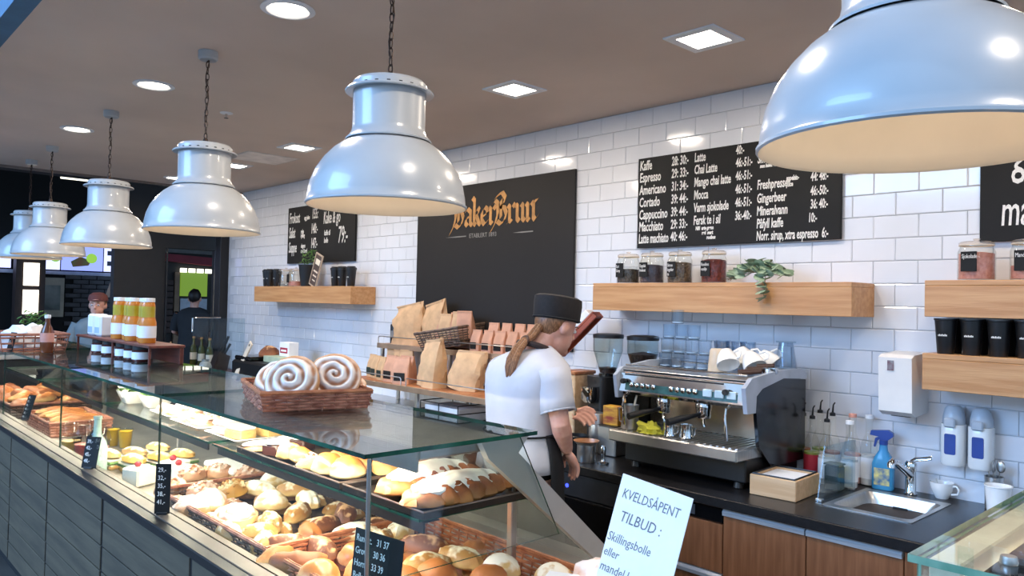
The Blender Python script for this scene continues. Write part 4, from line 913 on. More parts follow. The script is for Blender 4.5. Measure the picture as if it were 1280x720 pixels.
# ---- wall dispensers
t=thing('towel_dispenser','white wall mounted paper towel dispenser with a maroon badge','dispenser',(-1.275,WY-.0075,1.255))
m=MB(); m.prism([(0,0.01),(-.15,.0),(-.19,.02),(-.20,.25),(-.17,.262),(0,.272)],-.068,.068,'x'); m.build('cover',mat('white_plastic','#e6e4e2',.4,var=.02),t)
MB().box(-.030,-.004,-.2012,-.1995,.195,.238).build('badge',mat('maroon_print','#6b2a3a',.5,col2='#8a8a90',scale=40),t)
MB().rbox(-.04,.04,-.13,-.04,-.006,-.0003,.002).build('paper_slot',M['black'],t)
def soap(x,label):
    t=thing('soap_dispenser',label,'soap dispenser',(x,WY-.0075,1.065))
    m=MB(); m.loft([[(p[0]*w,-.055+p[1]*d,z) for p in rrect(1,1,.35)] for w,d,z in ((.080,.09,0),(.088,.10,.008),(.088,.10,.17),(.086,.098,.172))]); m.build('body',M['porcelain'],t,45)
    MB().lathe([(.0425,.1725),(.042,.20),(.034,.235),(.022,.248),(0,.25)],(0,-.055,0),22,cap=False).build('top',mat('grey_plastic','#b9c3cf',.3),t,True)
    MB().loft([[(p[0],-.1058,.09+p[1]) for p in rrect(.042,.085,.008)],[(p[0],-.1035,.09+p[1]) for p in rrect(.044,.087,.008)]]).build('window',M['bluelab'],t)
    MB().rbox(-.022,.022,-.118,-.1055,.16,.20,.006).build('push_lever',mat('grey_plastic','#b9c3cf',.3),t)
    MB().rbox(-.03,.03,-.004,.0,.02,.20,.001).build('wall_plate',M['white'],t)
soap(-1.088,'left white soap dispenser with a blue window'); soap(-.985,'right white soap dispenser with a blue window')
# ---- shelf things: jars, cups, plant
def jar(x,y,z,label,fill,fillh,h=.182,r=.066,tagtext=None,rz=0.0,wire=True,tagr=False):
    t=thing('storage_jar',label,'jar',(x,y,z),rz)
    MB().lathe([(0,0),(r-.006,0),(r,.008),(r,h*.68),(r-.008,h*.78),(r-.008,h*.84),(r-.010,h*.84),(r-.010,h*.78),(r-.003,h*.68),(r-.003,.006),(0,.006)],seg=26,cap=False).build('glass_body',M['glass'],t,40)
    MB().lathe([(0,.0065),(r-.0045,.0065),(r-.0045,fillh*.95),(r*.5,fillh),(0,fillh*1.02)],seg=22,cap=False).build('contents',fill,t,True)
    l=MB().lathe([(0,h*.845),(r-.004,h*.845),(r-.004,h*.90),(r-.012,h*.93),(.014,h*.945),(.010,h*.965),(.014,h),(0,h*1.01)],seg=26,cap=False).build('lid',thin_glass('lid_glass','#fbf4ec',1.4,.08),t,40)
    MB().tube([((r-.006)*math.cos(a),(r-.006)*math.sin(a),h*.84) for a in [2*math.pi*i/24 for i in range(24)]],.0028,6,closed=True).build('seal_ring',M['cream'],t)
    c=MB().rbox(-.030,.030,-r-.006,-r-.003,.035,.115,.001).build('tag',M['slate'],t); c.rotation_euler=(0,0,R(-6))
    if tagtext:
        for i,s in enumerate(tagtext): text(s,c,(-.026,-r-.0064,.088-.024*i),.024,M['chalk'],xs=.62)
tea=mat('green_black_tea','#54504a',.9,col2='#2f2b28',scale=90,bump=.6); tea2=mat('black_tea','#2c2630',.9,col2='#443c48',scale=90,bump=.6); tea3=mat('herb_tea','#6a5a48',.9,col2='#3c3026',scale=90,bump=.6); tea4=mat('red_tea','#7a2f24',.9,col2='#4c1a16',scale=90,bump=.6); candy=mat('pink_candy','#c98f84',.6,col2='#b57668',scale=70,bump=.5)
ZS=1.8285
jar(-2.775,3.52,ZS,'tea jar half full of grey green tea, leftmost on the long shelf',tea,.085,tagtext=['Earl','Grey'])
jar(-2.600,3.51,ZS,'tea jar of blackish tea, second on the long shelf',tea2,.105,tagtext=['Engelsk','frokost'])
jar(-2.415,3.51,ZS,'tea jar of brown herb tea, third on the long shelf',tea3,.115,tagtext=['Sitron','ingefær','te'])
jar(-2.205,3.51,ZS,'tea jar of dark red tea beside the eucalyptus sprig',tea4,.125,tagtext=['Rooibos','vanilje'])
jar(-.985,3.50,1.8335,'wide glass jar of pink candy on the upper right shelf',candy,.115,h=.17,r=.068,tagtext=['Sjokolade'])
jar(-.80,3.50,1.8335,'glass jar at the right frame edge on the upper right shelf',candy,.06,h=.17,r=.068,tagtext=['Mandel'])
t=thing('eucalyptus_sprig','grey green eucalyptus sprig lying on the long oak shelf','plant',(-1.96,3.46,ZS))
rn=random.Random(5); stm=[]
for k in range(5):
    a=R(-20+k*10); p=[(-.13+.30*q/8*(1 if k!=3 else .8),(-.04+.02*k)+.02*math.sin(q*.8+k),.014+.085*math.sin(q/8*2.6)*(.4+.2*k)) for q in range(9)]
    if k==4: p=[(.09+.003*q,-.02-.0085*q,.05-.002*q*q) for q in range(9)]
    stm.append(MB().tube(p,.0018,5).build('stem',mat('twig','#6b5b40',.7),t,True))
    for q,pt in enumerate(p[1:]):
        for s in (-1,1):
            MB().blob(.029,.022,.0026,(0,0,0),amp=.05,nu=10,nv=4,flat=1,rot=Matrix.Rotation(rn.uniform(-.9,.9),3,'X')@Matrix.Rotation(rn.uniform(-.7,.7),3,'Y')).build('leaf',M['leaf'],t,True,loc=(pt[0]+rn.uniform(-.012,.012),pt[1]+s*.016-(.02 if k==4 else 0),max(.018,pt[2]+rn.uniform(-.004,.02)) if k<4 else pt[2]))
def black_cup(x,y,z,label,group,k=1.0,lid=False):
    t=thing('black_cup',label,'cup',(x,y,z),group=group)
    MB().lathe([(0,0),(.030*k,0),(.031*k,.003),(.041*k,.135*k),(.044*k,.137*k),(.044*k,.142*k),(.040*k,.142*k),(.029*k,.006),(0,.006)],seg=22,cap=False).build('cup',M['black'],t,40)
    b=MB(); 
    for i in range(7):
        a0=R(-90-30+ i*8); a1=a0+R(6); r=.0362*k+.0008
        b.add([(r*math.cos(q),r*math.sin(q),zz) for q,zz in ((a0,.072*k),(a1,.072*k),(a1,.078*k+.002*(i%2)),(a0,.078*k+.002*(i%2)))],[(0,1,2,3)])
    o=b.build('logo_print',M['chalk'],t); o['kind']='stuff'
    MB().lathe([(.0435*k,.1425*k),(.0435*k,.1445*k),(.040*k,.1445*k)],seg=22,cap=False).build('rim_band',M['grey_ink'],t,True)
    if lid: MB().lathe([(.045*k,.143*k),(.045*k,.152*k),(.036*k,.158*k),(.034*k,.165*k),(0,.165*k)],seg=22,cap=False).build('lid',M['black'],t,True)
i=0
for r_,y in enumerate((3.45,3.545)):
    for x in (-1.08,-.985,-.89,-.795,-.70,-.605):
        black_cup(x,y,1.5345,('front row black takeaway cup on the lower right shelf','back row black takeaway cup on the lower right shelf')[r_],'black cups on the lower right shelf'); i+=1
ZL=1.8145
for x,y in ((-7.33,3.50),(-7.22,3.48),(-7.11,3.50)): black_cup(x,y,ZL,'lidded black cup at the left end of the far shelf','lidded cups left on the far shelf',k=1.05,lid=True)
for x,y in ((-6.00,3.50),(-5.87,3.49),(-5.74,3.50)): black_cup(x,y,ZL,'lidded black cup at the right end of the far shelf','lidded cups right on the far shelf',k=1.05,lid=True)
jar(-6.92,3.50,ZL,'empty glass jar on the far shelf beside the left cups',M['glass_t'],.02,h=.18,r=.075)
jar(-6.72,3.50,ZL,'glass jar with a little pink candy on the far shelf',candy,.05,h=.18,r=.075)
t=thing('potted_plant','small green plant in a tall black pot on the far shelf','plant',(-6.50,3.50,ZL))
MB().lathe([(0,0),(.06,0),(.085,.20),(.08,.20),(.075,.19),(0,.19)],seg=20,cap=False).build('pot',M['black'],t,40)
m=MB()
for i in range(40):
    a=rn.uniform(0,6.28); r=rn.uniform(.01,.09); m.blob(.03,.012,.003,(r*math.cos(a),r*math.sin(a),.21+rn.uniform(0,.13)),nu=7,nv=4,flat=1,seed=i,rot=Matrix.Rotation(rn.uniform(-1.2,1.2),3,'X')@Matrix.Rotation(rn.uniform(0,6),3,'Z'))
o=m.build('leaves',M['leafd'],t,True); o['kind']='stuff'
t=thing('framed_card','framed brown card leaning on the far shelf before the plant pot','picture frame',(-6.28,3.43,ZL),rot=(R(-8),R(14),R(-12)))
m=MB()
for q in ((-.10,.10,0,.012),(-.10,.10,.288,.30),(-.10,-.088,.012,.288),(.088,.10,.012,.288)): m.box(q[0],q[1],-.006,.006,q[2],q[3])
m.build('frame',mat('pale_frame','#b8a694',.5),t); MB().box(-.088,.088,-.002,.004,.012,.288).build('card',mat('brown_card','#4a3a34',.6),t)
for z,h,w in ((.20,.05,.06),(.13,.015,.06),(.09,.012,.05),(.05,.010,.04)): MB().box(-w,w,-.0032,-.0021,z,z+h).build('print_bar',M['cream'],t)

# ------------------------------------------------------------------ espresso machine
t=thing('espresso_machine','two group chrome espresso machine with black side panels','coffee machine',(0,0,WT+.0005))
X0,X1=-2.42,-1.70; z_=-WT-.0005
MB().rbox(X0+.03,X1-.03,3.03,3.50,.03,1.05-WT,.006).build('base',M['black'],t)
for x in (X0+.08,X1-.08):
    for y in (3.06,3.46): MB().lathe([(.02,0),(.024,.004),(.018,.03)],(x,y,0),14).build('foot',M['black'],t)
MB().rbox(X0,X1-.02,2.935,3.26,1.045-WT,1.098-WT,.006).build('drip_tray',M['steel'],t)
for i in range(22): MB().box(X0+.03+i*.031,X0+.042+i*.031,2.955,3.24,1.0985-WT,1.1025-WT).build('grille_bar',M['steel'],t)
MB().rbox(X0+.02,X1-.02,3.245,3.50,1.098-WT,1.36-WT,.004).build('back_panel',mat('warm_steel','#c9b6a0',.25,.9,var=.05),t)
up=MB(); up.prism([(2.985,1.285-WT),(3.0,1.27-WT),(3.25,1.27-WT),(3.50,1.30-WT),(3.50,1.385-WT),(3.03,1.385-WT),(2.995,1.372-WT)],X0+.02,X1-.02,'x'); upo=up.build('upper_body',M['chrome'],t)
MB().prism([(2.9845,1.292-WT),(2.991,1.292-WT),(3.0,1.345-WT),(2.9925,1.345-WT)],X0+.06,X1-.05,'x').build('button_panel',mat('teal_panel','#3f6a6a',.25,col2='#254848',scale=20),upo)
for g,(x0) in enumerate((X0+.10,X0+.33)):
    for i in range(5): MB().lathe([(0,0),(.012,0),(.013,-.003),(.009,-.006),(0,-.006)],(x0+i*.032,2.985,1.320-WT),14,'y').build('button',M['chrome'],upo,True)
for i in range(3): MB().rbox(X0+.50+i*.06,X0+.545+i*.06,2.980,2.988,1.305-WT,1.338-WT,.002).build('display',mat('pale_display','#c6dde6',.3),upo)
MB().rbox(X0+.05,X1-.12,2.994,3.0,1.356-WT,1.372-WT,.002).build('dark_slot',M['black'],upo)
MB().rbox(X0+.02,X1-.02,3.02,3.49,1.3855-WT,1.390-WT,.001).build('cup_tray',M['steel'],t)
for y in (3.03,3.48): MB().tube([(X0+.03,y,1.41-WT),(X1-.03,y,1.41-WT)],.005,8).build('cup_rail',M['chrome'],t,True)
for s,x in ((0,X0),(1,X1-.02)):
    MB().prism([(2.985,1.25-WT),(2.965,1.36-WT),(3.02,1.40-WT),(3.25,1.425-WT),(3.47,1.425-WT),(3.52,1.40-WT),(3.52,1.375-WT),(3.30,1.388-WT),(3.11,1.352-WT),(3.06,1.322-WT),(3.055,1.25-WT)],x,x+.02,'x').build('side_cap',mat('light_grey_plastic','#a9b0bd',.35),t)
    MB().prism([(3.09,1.10-WT),(3.062,1.25-WT),(3.066,1.320-WT),(3.113,1.350-WT),(3.30,1.386-WT),(3.515,1.373-WT),(3.515,1.0-WT),(3.20,1.0-WT)],x+.002,x+.018,'x').build('side_panel',M['blackg'],t)
for x in (X0+.23,X0+.45):
    g=MB().lathe([(0,1.235-WT),(.036,1.235-WT),(.038,1.25-WT),(.034,1.27-WT),(0,1.27-WT)],(x,3.07,0),22).build('group_head',M['chrome'],t,True)
    MB().lathe([(.030,1.195-WT),(.034,1.205-WT),(.034,1.235-WT)],(x,3.07,0),20).build('filter_holder',M['chrome'],g,True)
    MB().tube([(x,3.07,1.196-WT),(x,3.07,1.170-WT),(x+.008,3.07,1.155-WT)],.008,8).build('spout',M['chrome'],g,True)
    MB().tube([(x,3.04,1.215-WT),(x-.01,2.99,1.208-WT),(x-.03,2.95,1.200-WT),(x-.055,2.87,1.185-WT)],[.009,.010,.015,.016],10).build('handle',M['black'],g,True)
for x in (X0+.06,X1-.10):
    MB().tube([(x,3.02,1.275-WT),(x,2.98,1.262-WT),(x+.004,2.965,1.22-WT),(x+.008,2.975,1.125-WT)],.006,8).build('steam_wand',M['chrome'],t,True)
    MB().lathe([(.012,0),(.014,-.012),(.012,-.024),(0,-.024)],(x,2.985,1.335-WT),12,'y').build('steam_knob',M['black'],t,True)
# cups, glasses and cloth on and in the machine
ZT=1.3905
def tumbler(x,y,z,label,group):
    t=thing('glass_tumbler',label,'glass',(x,y,z),group=group)
    MB().lathe([(0,.0),(.0255,0),(.031,.003),(.033,.072)],seg=20,cap=False).build('tumbler',mat_g,t,True); MB().lathe([(0,.006),(.029,.006),(.029,.012),(0,.012)],seg=18,cap=False).build('thick_base',mat('glass_base','#c4d2e0',.1),t,True)
mat_g=thin_glass('tumbler_glass','#e9f1f8',2.6,.05)
GX=[-2.37,-2.295,-2.22,-2.145]
for k in range(3):
    for i,x in enumerate(GX):
        if k==2 and i==3: continue
        tumbler(x+.01*k,3.33,ZT+.0745*k,('glass tumbler in the bottom row of the stack on the machine','glass tumbler in the middle row of the stack','glass tumbler in the upper row of the stack')[k],'stacked glass tumblers')
    if k<2: t=thing('glass_tray',('clear divider sheet over the bottom row of tumblers','clear divider sheet over the middle row of tumblers')[k],'divider',(-2.255,3.33,ZT+.0725+.0745*k)); MB().box(-.16,.16,-.05,.05,0,.0018).build('sheet',M['glass_t'],t)
tumbler(-2.30,3.33,ZT+.2235,'single glass tumbler on top of the stack','top tumbler')
for i,(x,y) in enumerate(((-2.06,3.36),(-2.0,3.42),(-2.10,3.44),(-1.94,3.40))):
    t=thing('glass_mug',('tall glass mug in front beside the tumblers','tall glass mug beside the beige mug','tall glass mug at the back left','tall glass mug at the back right')[i],'glass',(x,y,ZT),group='tall glass mugs on the machine')
    MB().lathe([(.026,0),(.028,.004),(.036,.12),(.038,.148),(.036,.148),(.033,.12),(.025,.01),(0,.01)],seg=20,cap=False).build('mug',mat_g,t,True); MB().tube([(.034,0,.12),(.06,0,.115),(.062,0,.06),(.031,0,.04)],.0045,8).build('handle',mat_g,t,True)
t=thing('beige_mug','beige ceramic mug standing upside down on the machine','cup',(-2.02,3.26,ZT))
MB().lathe([(.044,0),(.046,.006),(.036,.105),(.030,.115),(0,.116)],seg=24).build('mug',mat('beige_ceramic','#d9c6ad',.35),t,True); MB().tube([(.043,0,.02),(.066,0,.03),(.062,0,.075),(.039,0,.085)],.005,8).build('handle',mat('beige_ceramic','#d9c6ad',.35),t,True)
for i,(x,y,z,tl) in enumerate(((-1.925,3.20,ZT+.045,-50),(-1.815,3.25,ZT+.04,-55),(-1.90,3.32,ZT+.05,-40),(-1.80,3.375,ZT+.045,-60))):
    c=coffee_cup(x,y,z,('tilted white cup in front on the cup tray','tilted white cup nearest the grey side cap','tilted white cup behind the first','tilted white cup in the back corner')[i],rz=R(30*i),k=1.25,flip=True); c.rotation_euler=(R(tl*.5),R(tl*.6),R(20*i))
t=thing('portafilter_pile','dark spare portafilters lying on the machine','portafilter',(-1.775,3.20,ZT+.018))
for i in range(3): MB().tube([(-.07+.03*i,-.05+.03*i,.0+.014*i),(.02+.02*i,.0+.02*i,.012+.012*i)],[.014,.011],8).build('handle',mat('dark_wood_handle','#3a2018',.4),t,True)
MB().lathe([(.03,0),(.034,.006),(.034,.03)],(.045,.03,.0),18).build('basket',M['chrome'],t,True)
t=thing('glass_pitcher','clear glass pitcher upside down at the right end of the machine','pitcher',(-1.755,3.42,ZT+.035))
MB().lathe([(.05,0),(.052,.004),(.038,.09),(.032,.12),(.030,.12),(.035,.09),(.048,.004)],seg=22,cap=False).build('jug',mat_g,t,True); MB().lathe([(.0,.1205),(.045,.1205),(.045,.126),(0,.126)],seg=20,cap=False).build('foot_plate',M['glass_t'],t,True)
t=thing('cup_riser','small steel riser carrying the glass pitcher','riser',(-1.755,3.42,ZT)); MB().rbox(-.05,.05,-.05,.05,0,.034,.004).build('block',M['steel'],t)
TZ=1.1030
for i,(x,y) in enumerate(((-2.105,3.0),(-2.02,3.01))):
    t=thing('milk_jug',('small steel milk jug on the drip tray beside the yellow cloth','small steel milk jug on the drip tray, right of the other')[i],'jug',(x,y,TZ))
    MB().lathe([(.030,0),(.032,.003),(.027,.04),(.029,.062),(.027,.062),(.024,.04),(.028,.006),(0,.006)],seg=20,cap=False).build('jug',M['chrome'],t,True); MB().tube([(.028,0,.055),(.048,0,.05),(.046,0,.02),(.031,0,.012)],.003,6).build('handle',M['chrome'],t,True)
t=thing('milk_jug','large steel milk jug with a brush at the left of the drip tray','jug',(-2.35,3.02,TZ))
MB().lathe([(.044,0),(.046,.004),(.038,.07),(.042,.115),(.040,.115),(.035,.07),(.042,.008),(0,.008)],seg=22,cap=False).build('jug',M['steel'],t,True); MB().tube([(-.04,0,.10),(-.07,0,.09),(-.066,0,.03),(-.045,0,.02)],.004,8).build('handle',M['steel'],t,True)
MB().tube([(.0,0,.02),(.03,.01,.17)],.005,8).build('brush',M['cream'],t,True)
t=thing('yellow_cloth','crumpled yellow cleaning cloth on the drip tray','cloth',(-2.22,3.0,TZ)); MB().blob(.062,.045,.045,amp=.3,fr=3.4,seed=6,nu=24,nv=14,flat=.05).build('fabric',M['cloth_y'],t,True)
# ---- grinders
def grinder(x,y,rz,label,hop,beans_h,lidc):
    t=thing('coffee_grinder',label,'grinder',(x,y,WT+.0005),rz)
    MB().loft([[(p[0]*w,p[1]*d,z) for p in rrect(1,1,.2)] for w,d,z in ((.19,.24,0),(.19,.24,.03),(.15,.20,.05),(.15,.19,.28),(.17,.20,.36),(.17,.20,.385))]).build('body',M['black'],t,40)
    MB().loft([[(p[0]*w,-.12+p[1]*d,z) for p in rrect(1,1,.3)] for w,d,z in ((.07,.06,.24),(.09,.09,.26),(.09,.09,.33))]).build('dosing_chamber',M['chrome'],t,40)
    MB().prism([(-.04,-.20),(-.025,-.20),(-.025,-.12),(.025,-.12),(.025,-.20),(.04,-.20),(.04,-.10),(-.04,-.10)],.195,.207,'z').build('fork',M['steel'],t)
    MB().lathe([(0,.386),(.05,.386),(.05,.40),(0,.402)],seg=20,cap=False).build('neck',M['blackg'],t,True)
    MB().lathe([(.045,.4025),(.05,.42),(.085,.53),(.085,.60),(.083,.60),(.083,.53),(.048,.42)],seg=24,cap=False).build('hopper',M['glass_t'],t,40)
    MB().lathe([(0,.404),(.044,.404),(.047,.42),(.047+.036*beans_h,.42+.11*beans_h),(0,.425+.12*beans_h)],seg=22,cap=False).build('beans',M['beans'],t,True)
    MB().lathe([(0,.601),(.088,.601),(.088,.622),(.06,.628),(0,.628)],seg=24,cap=False).build('lid',M['black'],t,40)
    MB().rbox(-.05,.05,-.103,-.0995,.10,.16,.002).build('badge',mat('grinder_badge','#5b5d62',.4),t)
grinder(-2.585,3.42,R(10),'black grinder with a half full bean hopper beside the machine','g',.95,0)
grinder(-2.83,3.42,R(-12),'black grinder with a nearly empty hopper farther from the machine','g',.12,0)
t=thing('steel_canister','tall steel canister in front of the far grinder','canister',(-2.72,3.21,WT+.0005))
MB().lathe([(.045,0),(.047,.004),(.047,.20),(.044,.206),(.040,.206),(0,.206)],seg=22).build('can',M['steel'],t,True)
t=thing('tea_carton','yellow and red carton standing on a steel box by the grinder','carton',(-2.60,3.20,WT+.1585)); MB().rbox(-.05,.05,-.03,.03,0,.10,.002).build('carton',mat('yellow_red_print','#d8a42c',.5,col2='#8a2c20',scale=12,stretch=(1,1,3)),t)
t=thing('steel_box','brushed steel counter bin below the yellow carton','bin',(-2.60,3.20,WT+.0005)); MB().rbox(-.06,.06,-.06,.06,0,.155,.006).build('bin',M['steel'],t); MB().rbox(-.062,.062,-.062,.062,.1552,.1575,.001).build('lid',M['black'],t)
t=thing('tamper','small chrome tamper standing at the worktop edge','tamper',(-2.475,2.97,WT+.0005))
MB().lathe([(.028,0),(.029,.008),(.012,.016),(.008,.03),(.012,.05),(.014,.075),(.010,.09),(0,.092)],seg=18).build('tamper',M['chrome'],t,True)
t=thing('knock_box','black knock box at the worktop edge beside the tamper','box',(-2.73,3.05,WT+.0005)); MB().lathe([(.06,0),(.066,.005),(.07,.10),(.066,.10),(.062,.008),(0,.008)],seg=22,cap=False).build('tub',M['black'],t,40); MB().tube([(-.066,0,.085),(.066,0,.085)],.008,10).build('bar',M['blackg'],t,True)

# ------------------------------------------------------------------ bread rack against the wall
t=thing('back_counter','steel topped counter below the bread rack','counter',(0,0,0))
MB().rbox(-7.85,-3.14,2.98,WY-.008,.87,WT,.004).build('top',M['steel'],t); MB().box(-7.83,-3.16,3.02,WY-.01,.10,.8695).build('carcass',mat('dark_steel_front','#4b4744',.4,.6),t); MB().box(-7.83,-3.16,3.06,WY-.02,0,.0995).build('plinth',M['blackm'],t)
rk=thing('bread_rack','two tier bread rack with wooden slats and wire rails','rack',(-4.28,3.35,WT+.0005)); hz=-WT-.0005
RX=.86
slat=wood('slat_wood','#b5764a','#96592f',.45)
for lev,(z,y0,y1) in enumerate(((1.115,-.25,.26),(1.365,.04,.27))):
    n=8 if lev==0 else 4
    for i in range(n):
        a=y0+(y1-y0)*i/n; MB().rbox(-RX,RX,a+.003,a+(y1-y0)/n-.003,z-.012+hz,z+hz,.002).build('slat',slat,rk)
    for x in (-RX,0,RX-.02): MB().rbox(x,x+.02,y0,y1,z-.035+hz,z-.0125+hz,.002).build('cross_bar',M['steel'],rk)
    MB().rbox(-RX,RX,y0-.008,y0-.0005,z-.035+hz,z+.004+hz,.002).build('front_rail',mat('rail_bronze','#a08a78',.35,.7),rk)
    for a,b in ((-RX+.01,-.12),(-.06,RX-.01)):
        m=MB(); m.tube([(a,y0-.002,z+hz+.002),(a,y0-.002,z+.045+hz),(a+.012,y0-.002,z+.056+hz),(b-.012,y0-.002,z+.056+hz),(b,y0-.002,z+.045+hz),(b,y0-.002,z+hz+.002)],.004,8); m.build('wire_guard',M['steel'],rk,True)
for x in (-RX+.01,.0,RX-.03):
    for y in (-.22,.22): MB().rbox(x,x+.025,y,y+.025,0,1.080+hz,.003).build('leg',M['steel'],rk)
    for y in (.06,.23): MB().rbox(x,x+.025,y,y+.025,1.1155+hz,1.33+hz,.003).build('leg',M['steel'],rk)
L1,L2=1.1155,1.3655
def pouch(x,y,z,w,d,h,m_,label,group,rz=0,tilt=0,lab=True,labm=None):
    t=thing('bread_pouch',label,'paper bag',(x,y,z),group=group,rot=(R(tilt),0,rz))
    b=MB(); b.loft([[(p[0]*a,p[1]*c,zz) for p in rrect(1,1,.15,2)] for a,c,zz in ((w,d,0),(w*1.02,d*1.05,h*.3),(w*.98,d*.8,h*.6),(w*.95,d*.35,h*.82),(w*.94,d*.10,h))]); b.build('bag',m_,t,30)
    MB().rbox(-w*.48,w*.48,-d*.10,d*.10,h*.9,h*1.0,.002).build('folded_top',m_,t)
    if lab: MB().rbox(-w*.34,w*.34,-d*.5-.006,-d*.5-.003,h*.12,h*.42,.001).build('label_patch',labm or M['slate'],t)
def sack(x,y,z,w,d,h,label,seed,rz=0,tilt=(0,0)):
    t=thing('paper_sack',label,'paper bag',(x,y,z),rot=(R(tilt[0]),R(tilt[1]),rz))
    rings=[]; n=20
    for j in range(9):
        k=j/8; ww=w*(1-.08*k); dd=d*(1-.85*k**3)
        ring=[]
        for i in range(n):
            a=2*math.pi*i/n; q=noise.noise((math.cos(a)*2+seed,math.sin(a)*2,k*4))*.20+noise.noise((math.cos(a)*6+seed,math.sin(a)*6,k*9))*.11
            c,s=math.cos(a),math.sin(a); sq=1/max(abs(c),abs(s))**.6
            ring.append((c*ww/2*sq*(1+q),s*dd/2*sq*(1+q),k*h*(1+.10*c*k)))
        rings.append(ring)
    m=MB(); m.loft(rings); m.build('sack',M['kraft'],t,25)
    MB().prism([(-w*.42,h*.93),(w*.42,h*1.07),(w*.40,h*1.02),(-w*.42,h*.89)],-.02,-.014,'y').build('crease_fold',M['kraft'],t)
blk=mat('black_green_label','#22322c',.5)
for i,(x,y) in enumerate(((-5.06,3.30),(-4.94,3.26),(-4.80,3.22))): pouch(x,y,L1,.10,.07,.17,M['kraft'],('small kraft pouch with a dark label at the left end of the rack','small kraft pouch with a dark label, second from the left end','small kraft pouch with a dark label before the leaning pouches')[i],None,rz=R(-8),labm=blk)
for i,(x,y,tl) in enumerate(((-4.98,3.45,18),(-4.86,3.44,25),(-4.74,3.40,14))): pouch(x,y,L1,.12,.08,.22,M['kraft'],'tall kraft pouch leaning in the back of the lower rack shelf','leaning pouches on the lower shelf',rz=R(20),tilt=tl*.4,labm=blk)
for i,(x,y) in enumerate(((-4.66,3.20),(-4.58,3.28),(-4.50,3.18))): pouch(x,y,L1,.13,.08,.19,M['kraftp'],('pink kraft pouch beside the dark label pouches','pink kraft pouch behind the other two','pink kraft pouch next to the big paper sack')[i],None,rz=R(12*i))
sack(-4.24,3.24,L1,.24,.15,.33,'large crumpled paper sack on the lower rack shelf',1,rz=R(-10),tilt=(0,8))
sack(-3.97,3.31,L1,.24,.15,.27,'shorter crumpled paper sack behind the large one',4,rz=R(18),tilt=(0,14))
t=thing('black_tin','black coffee tin at the left end of the upper rack shelf','tin',(-5.06,3.50,L2)); MB().lathe([(.04,0),(.041,.004),(.041,.145),(.038,.15),(0,.15)],seg=20).build('tin',M['black'],t,True); MB().lathe([(.0415,.05),(.0415,.10)],seg=20,cap=False).build('label_band',M['grey_ink'],t,True)
sack(-4.87,3.50,L2,.32,.15,.31,'tall paper sack at the left end of the upper rack shelf',7,rz=R(6))
sack(-4.58,3.525,L2,.28,.13,.33,'tall paper sack behind the grey wicker basket',9,rz=R(-6))
t=thing('wicker_basket','grey wicker basket tipped forward with paper pouches on the upper rack shelf','basket',(-4.33,3.49,L2+.015),rot=(R(6),R(-8),R(4))); wicker(t,.40,.22,.13,.03,8,M['wickerg'],M['wickerg'],stakes=.035,r=.004)
for i,(x,z,tl) in enumerate(((-4.47,.05,-10),(-4.39,.06,8),(-4.31,.07,-6),(-4.23,.08,14),(-4.17,.09,24))):
    pouch(x,3.49,L2+z,.12,.08,.19,M['kraft'] if i%2 else M['kraftp'],'paper pouch poking out of the grey wicker basket','pouches in the grey basket',rz=R(tl),tilt=tl*.6,lab=False)
for i,(x,y) in enumerate(((-4.02,3.46),(-3.90,3.46),(-3.78,3.46),(-3.66,3.46),(-3.54,3.46),(-3.95,3.55),(-3.83,3.56),(-3.70,3.56),(-3.58,3.56))):
    pouch(x,y,L2,.10,.07,.15 if i<5 else .20,M['kraftp'],('pink kraft pouch in the front row on the upper rack shelf' if i<5 else 'pink kraft pouch in the back row on the upper rack shelf'),'pink pouches on the upper shelf',rz=R(-4+3*(i%3)),labm=M['slate'])
t=thing('leaning_tray','red wooden tray with a white paper leaning behind the barista','tray',(-3.20,3.40,1.405),rot=(0,R(46),R(12)))
rw=mat('red_wood','#a8553a',.5,col2='#8a3f2a')
MB().rbox(-.012,.0,-.045,.045,0,.36,.002).build('back',rw,t)
for q in ((-.045,-.035,0,.36),(.035,.045,0,.36),(-.0345,.0345,0,.015),(-.0345,.0345,.345,.36)): MB().rbox(.0005,.030,q[0],q[1],q[2],q[3],.002).build('side_board',rw,t)
MB().rbox(-.052,-.0125,-.042,.042,.0,.335,.004).build('paper_stack',M['white'],t)
t=thing('tray_stand','low wooden stand under the leaning red tray','stand',(-3.06,3.42,WT+.0005)); MB().rbox(-.06,.06,-.09,.09,0,.38,.006).build('block',M['cork'],t); MB().rbox(-.065,.065,-.095,.095,.3805,.40,.004).build('top_plate',slat,t)
# crate under the rack
t=thing('wire_crate','dark wire crate of paper on the counter below the rack','crate',(-4.05,3.30,WT+.0005))
for z in (.005,.06,.115): MB().tube([(-.2,-.14,z),(.2,-.14,z),(.2,.14,z),(-.2,.14,z)],.004,6,closed=True).build('wire_hoop',M['black'],t)
for x,y in ((-.2,-.14),(.2,-.14),(.2,.14),(-.2,.14),(0,-.14),(0,.14)): MB().tube([(x,y,0.002),(x,y,.118)],.004,6).build('upright',M['black'],t)
MB().rbox(-.18,.18,-.12,.12,.004,.09,.004).build('paper_stack',mat('grey_paper','#c9ccd2',.7),t)

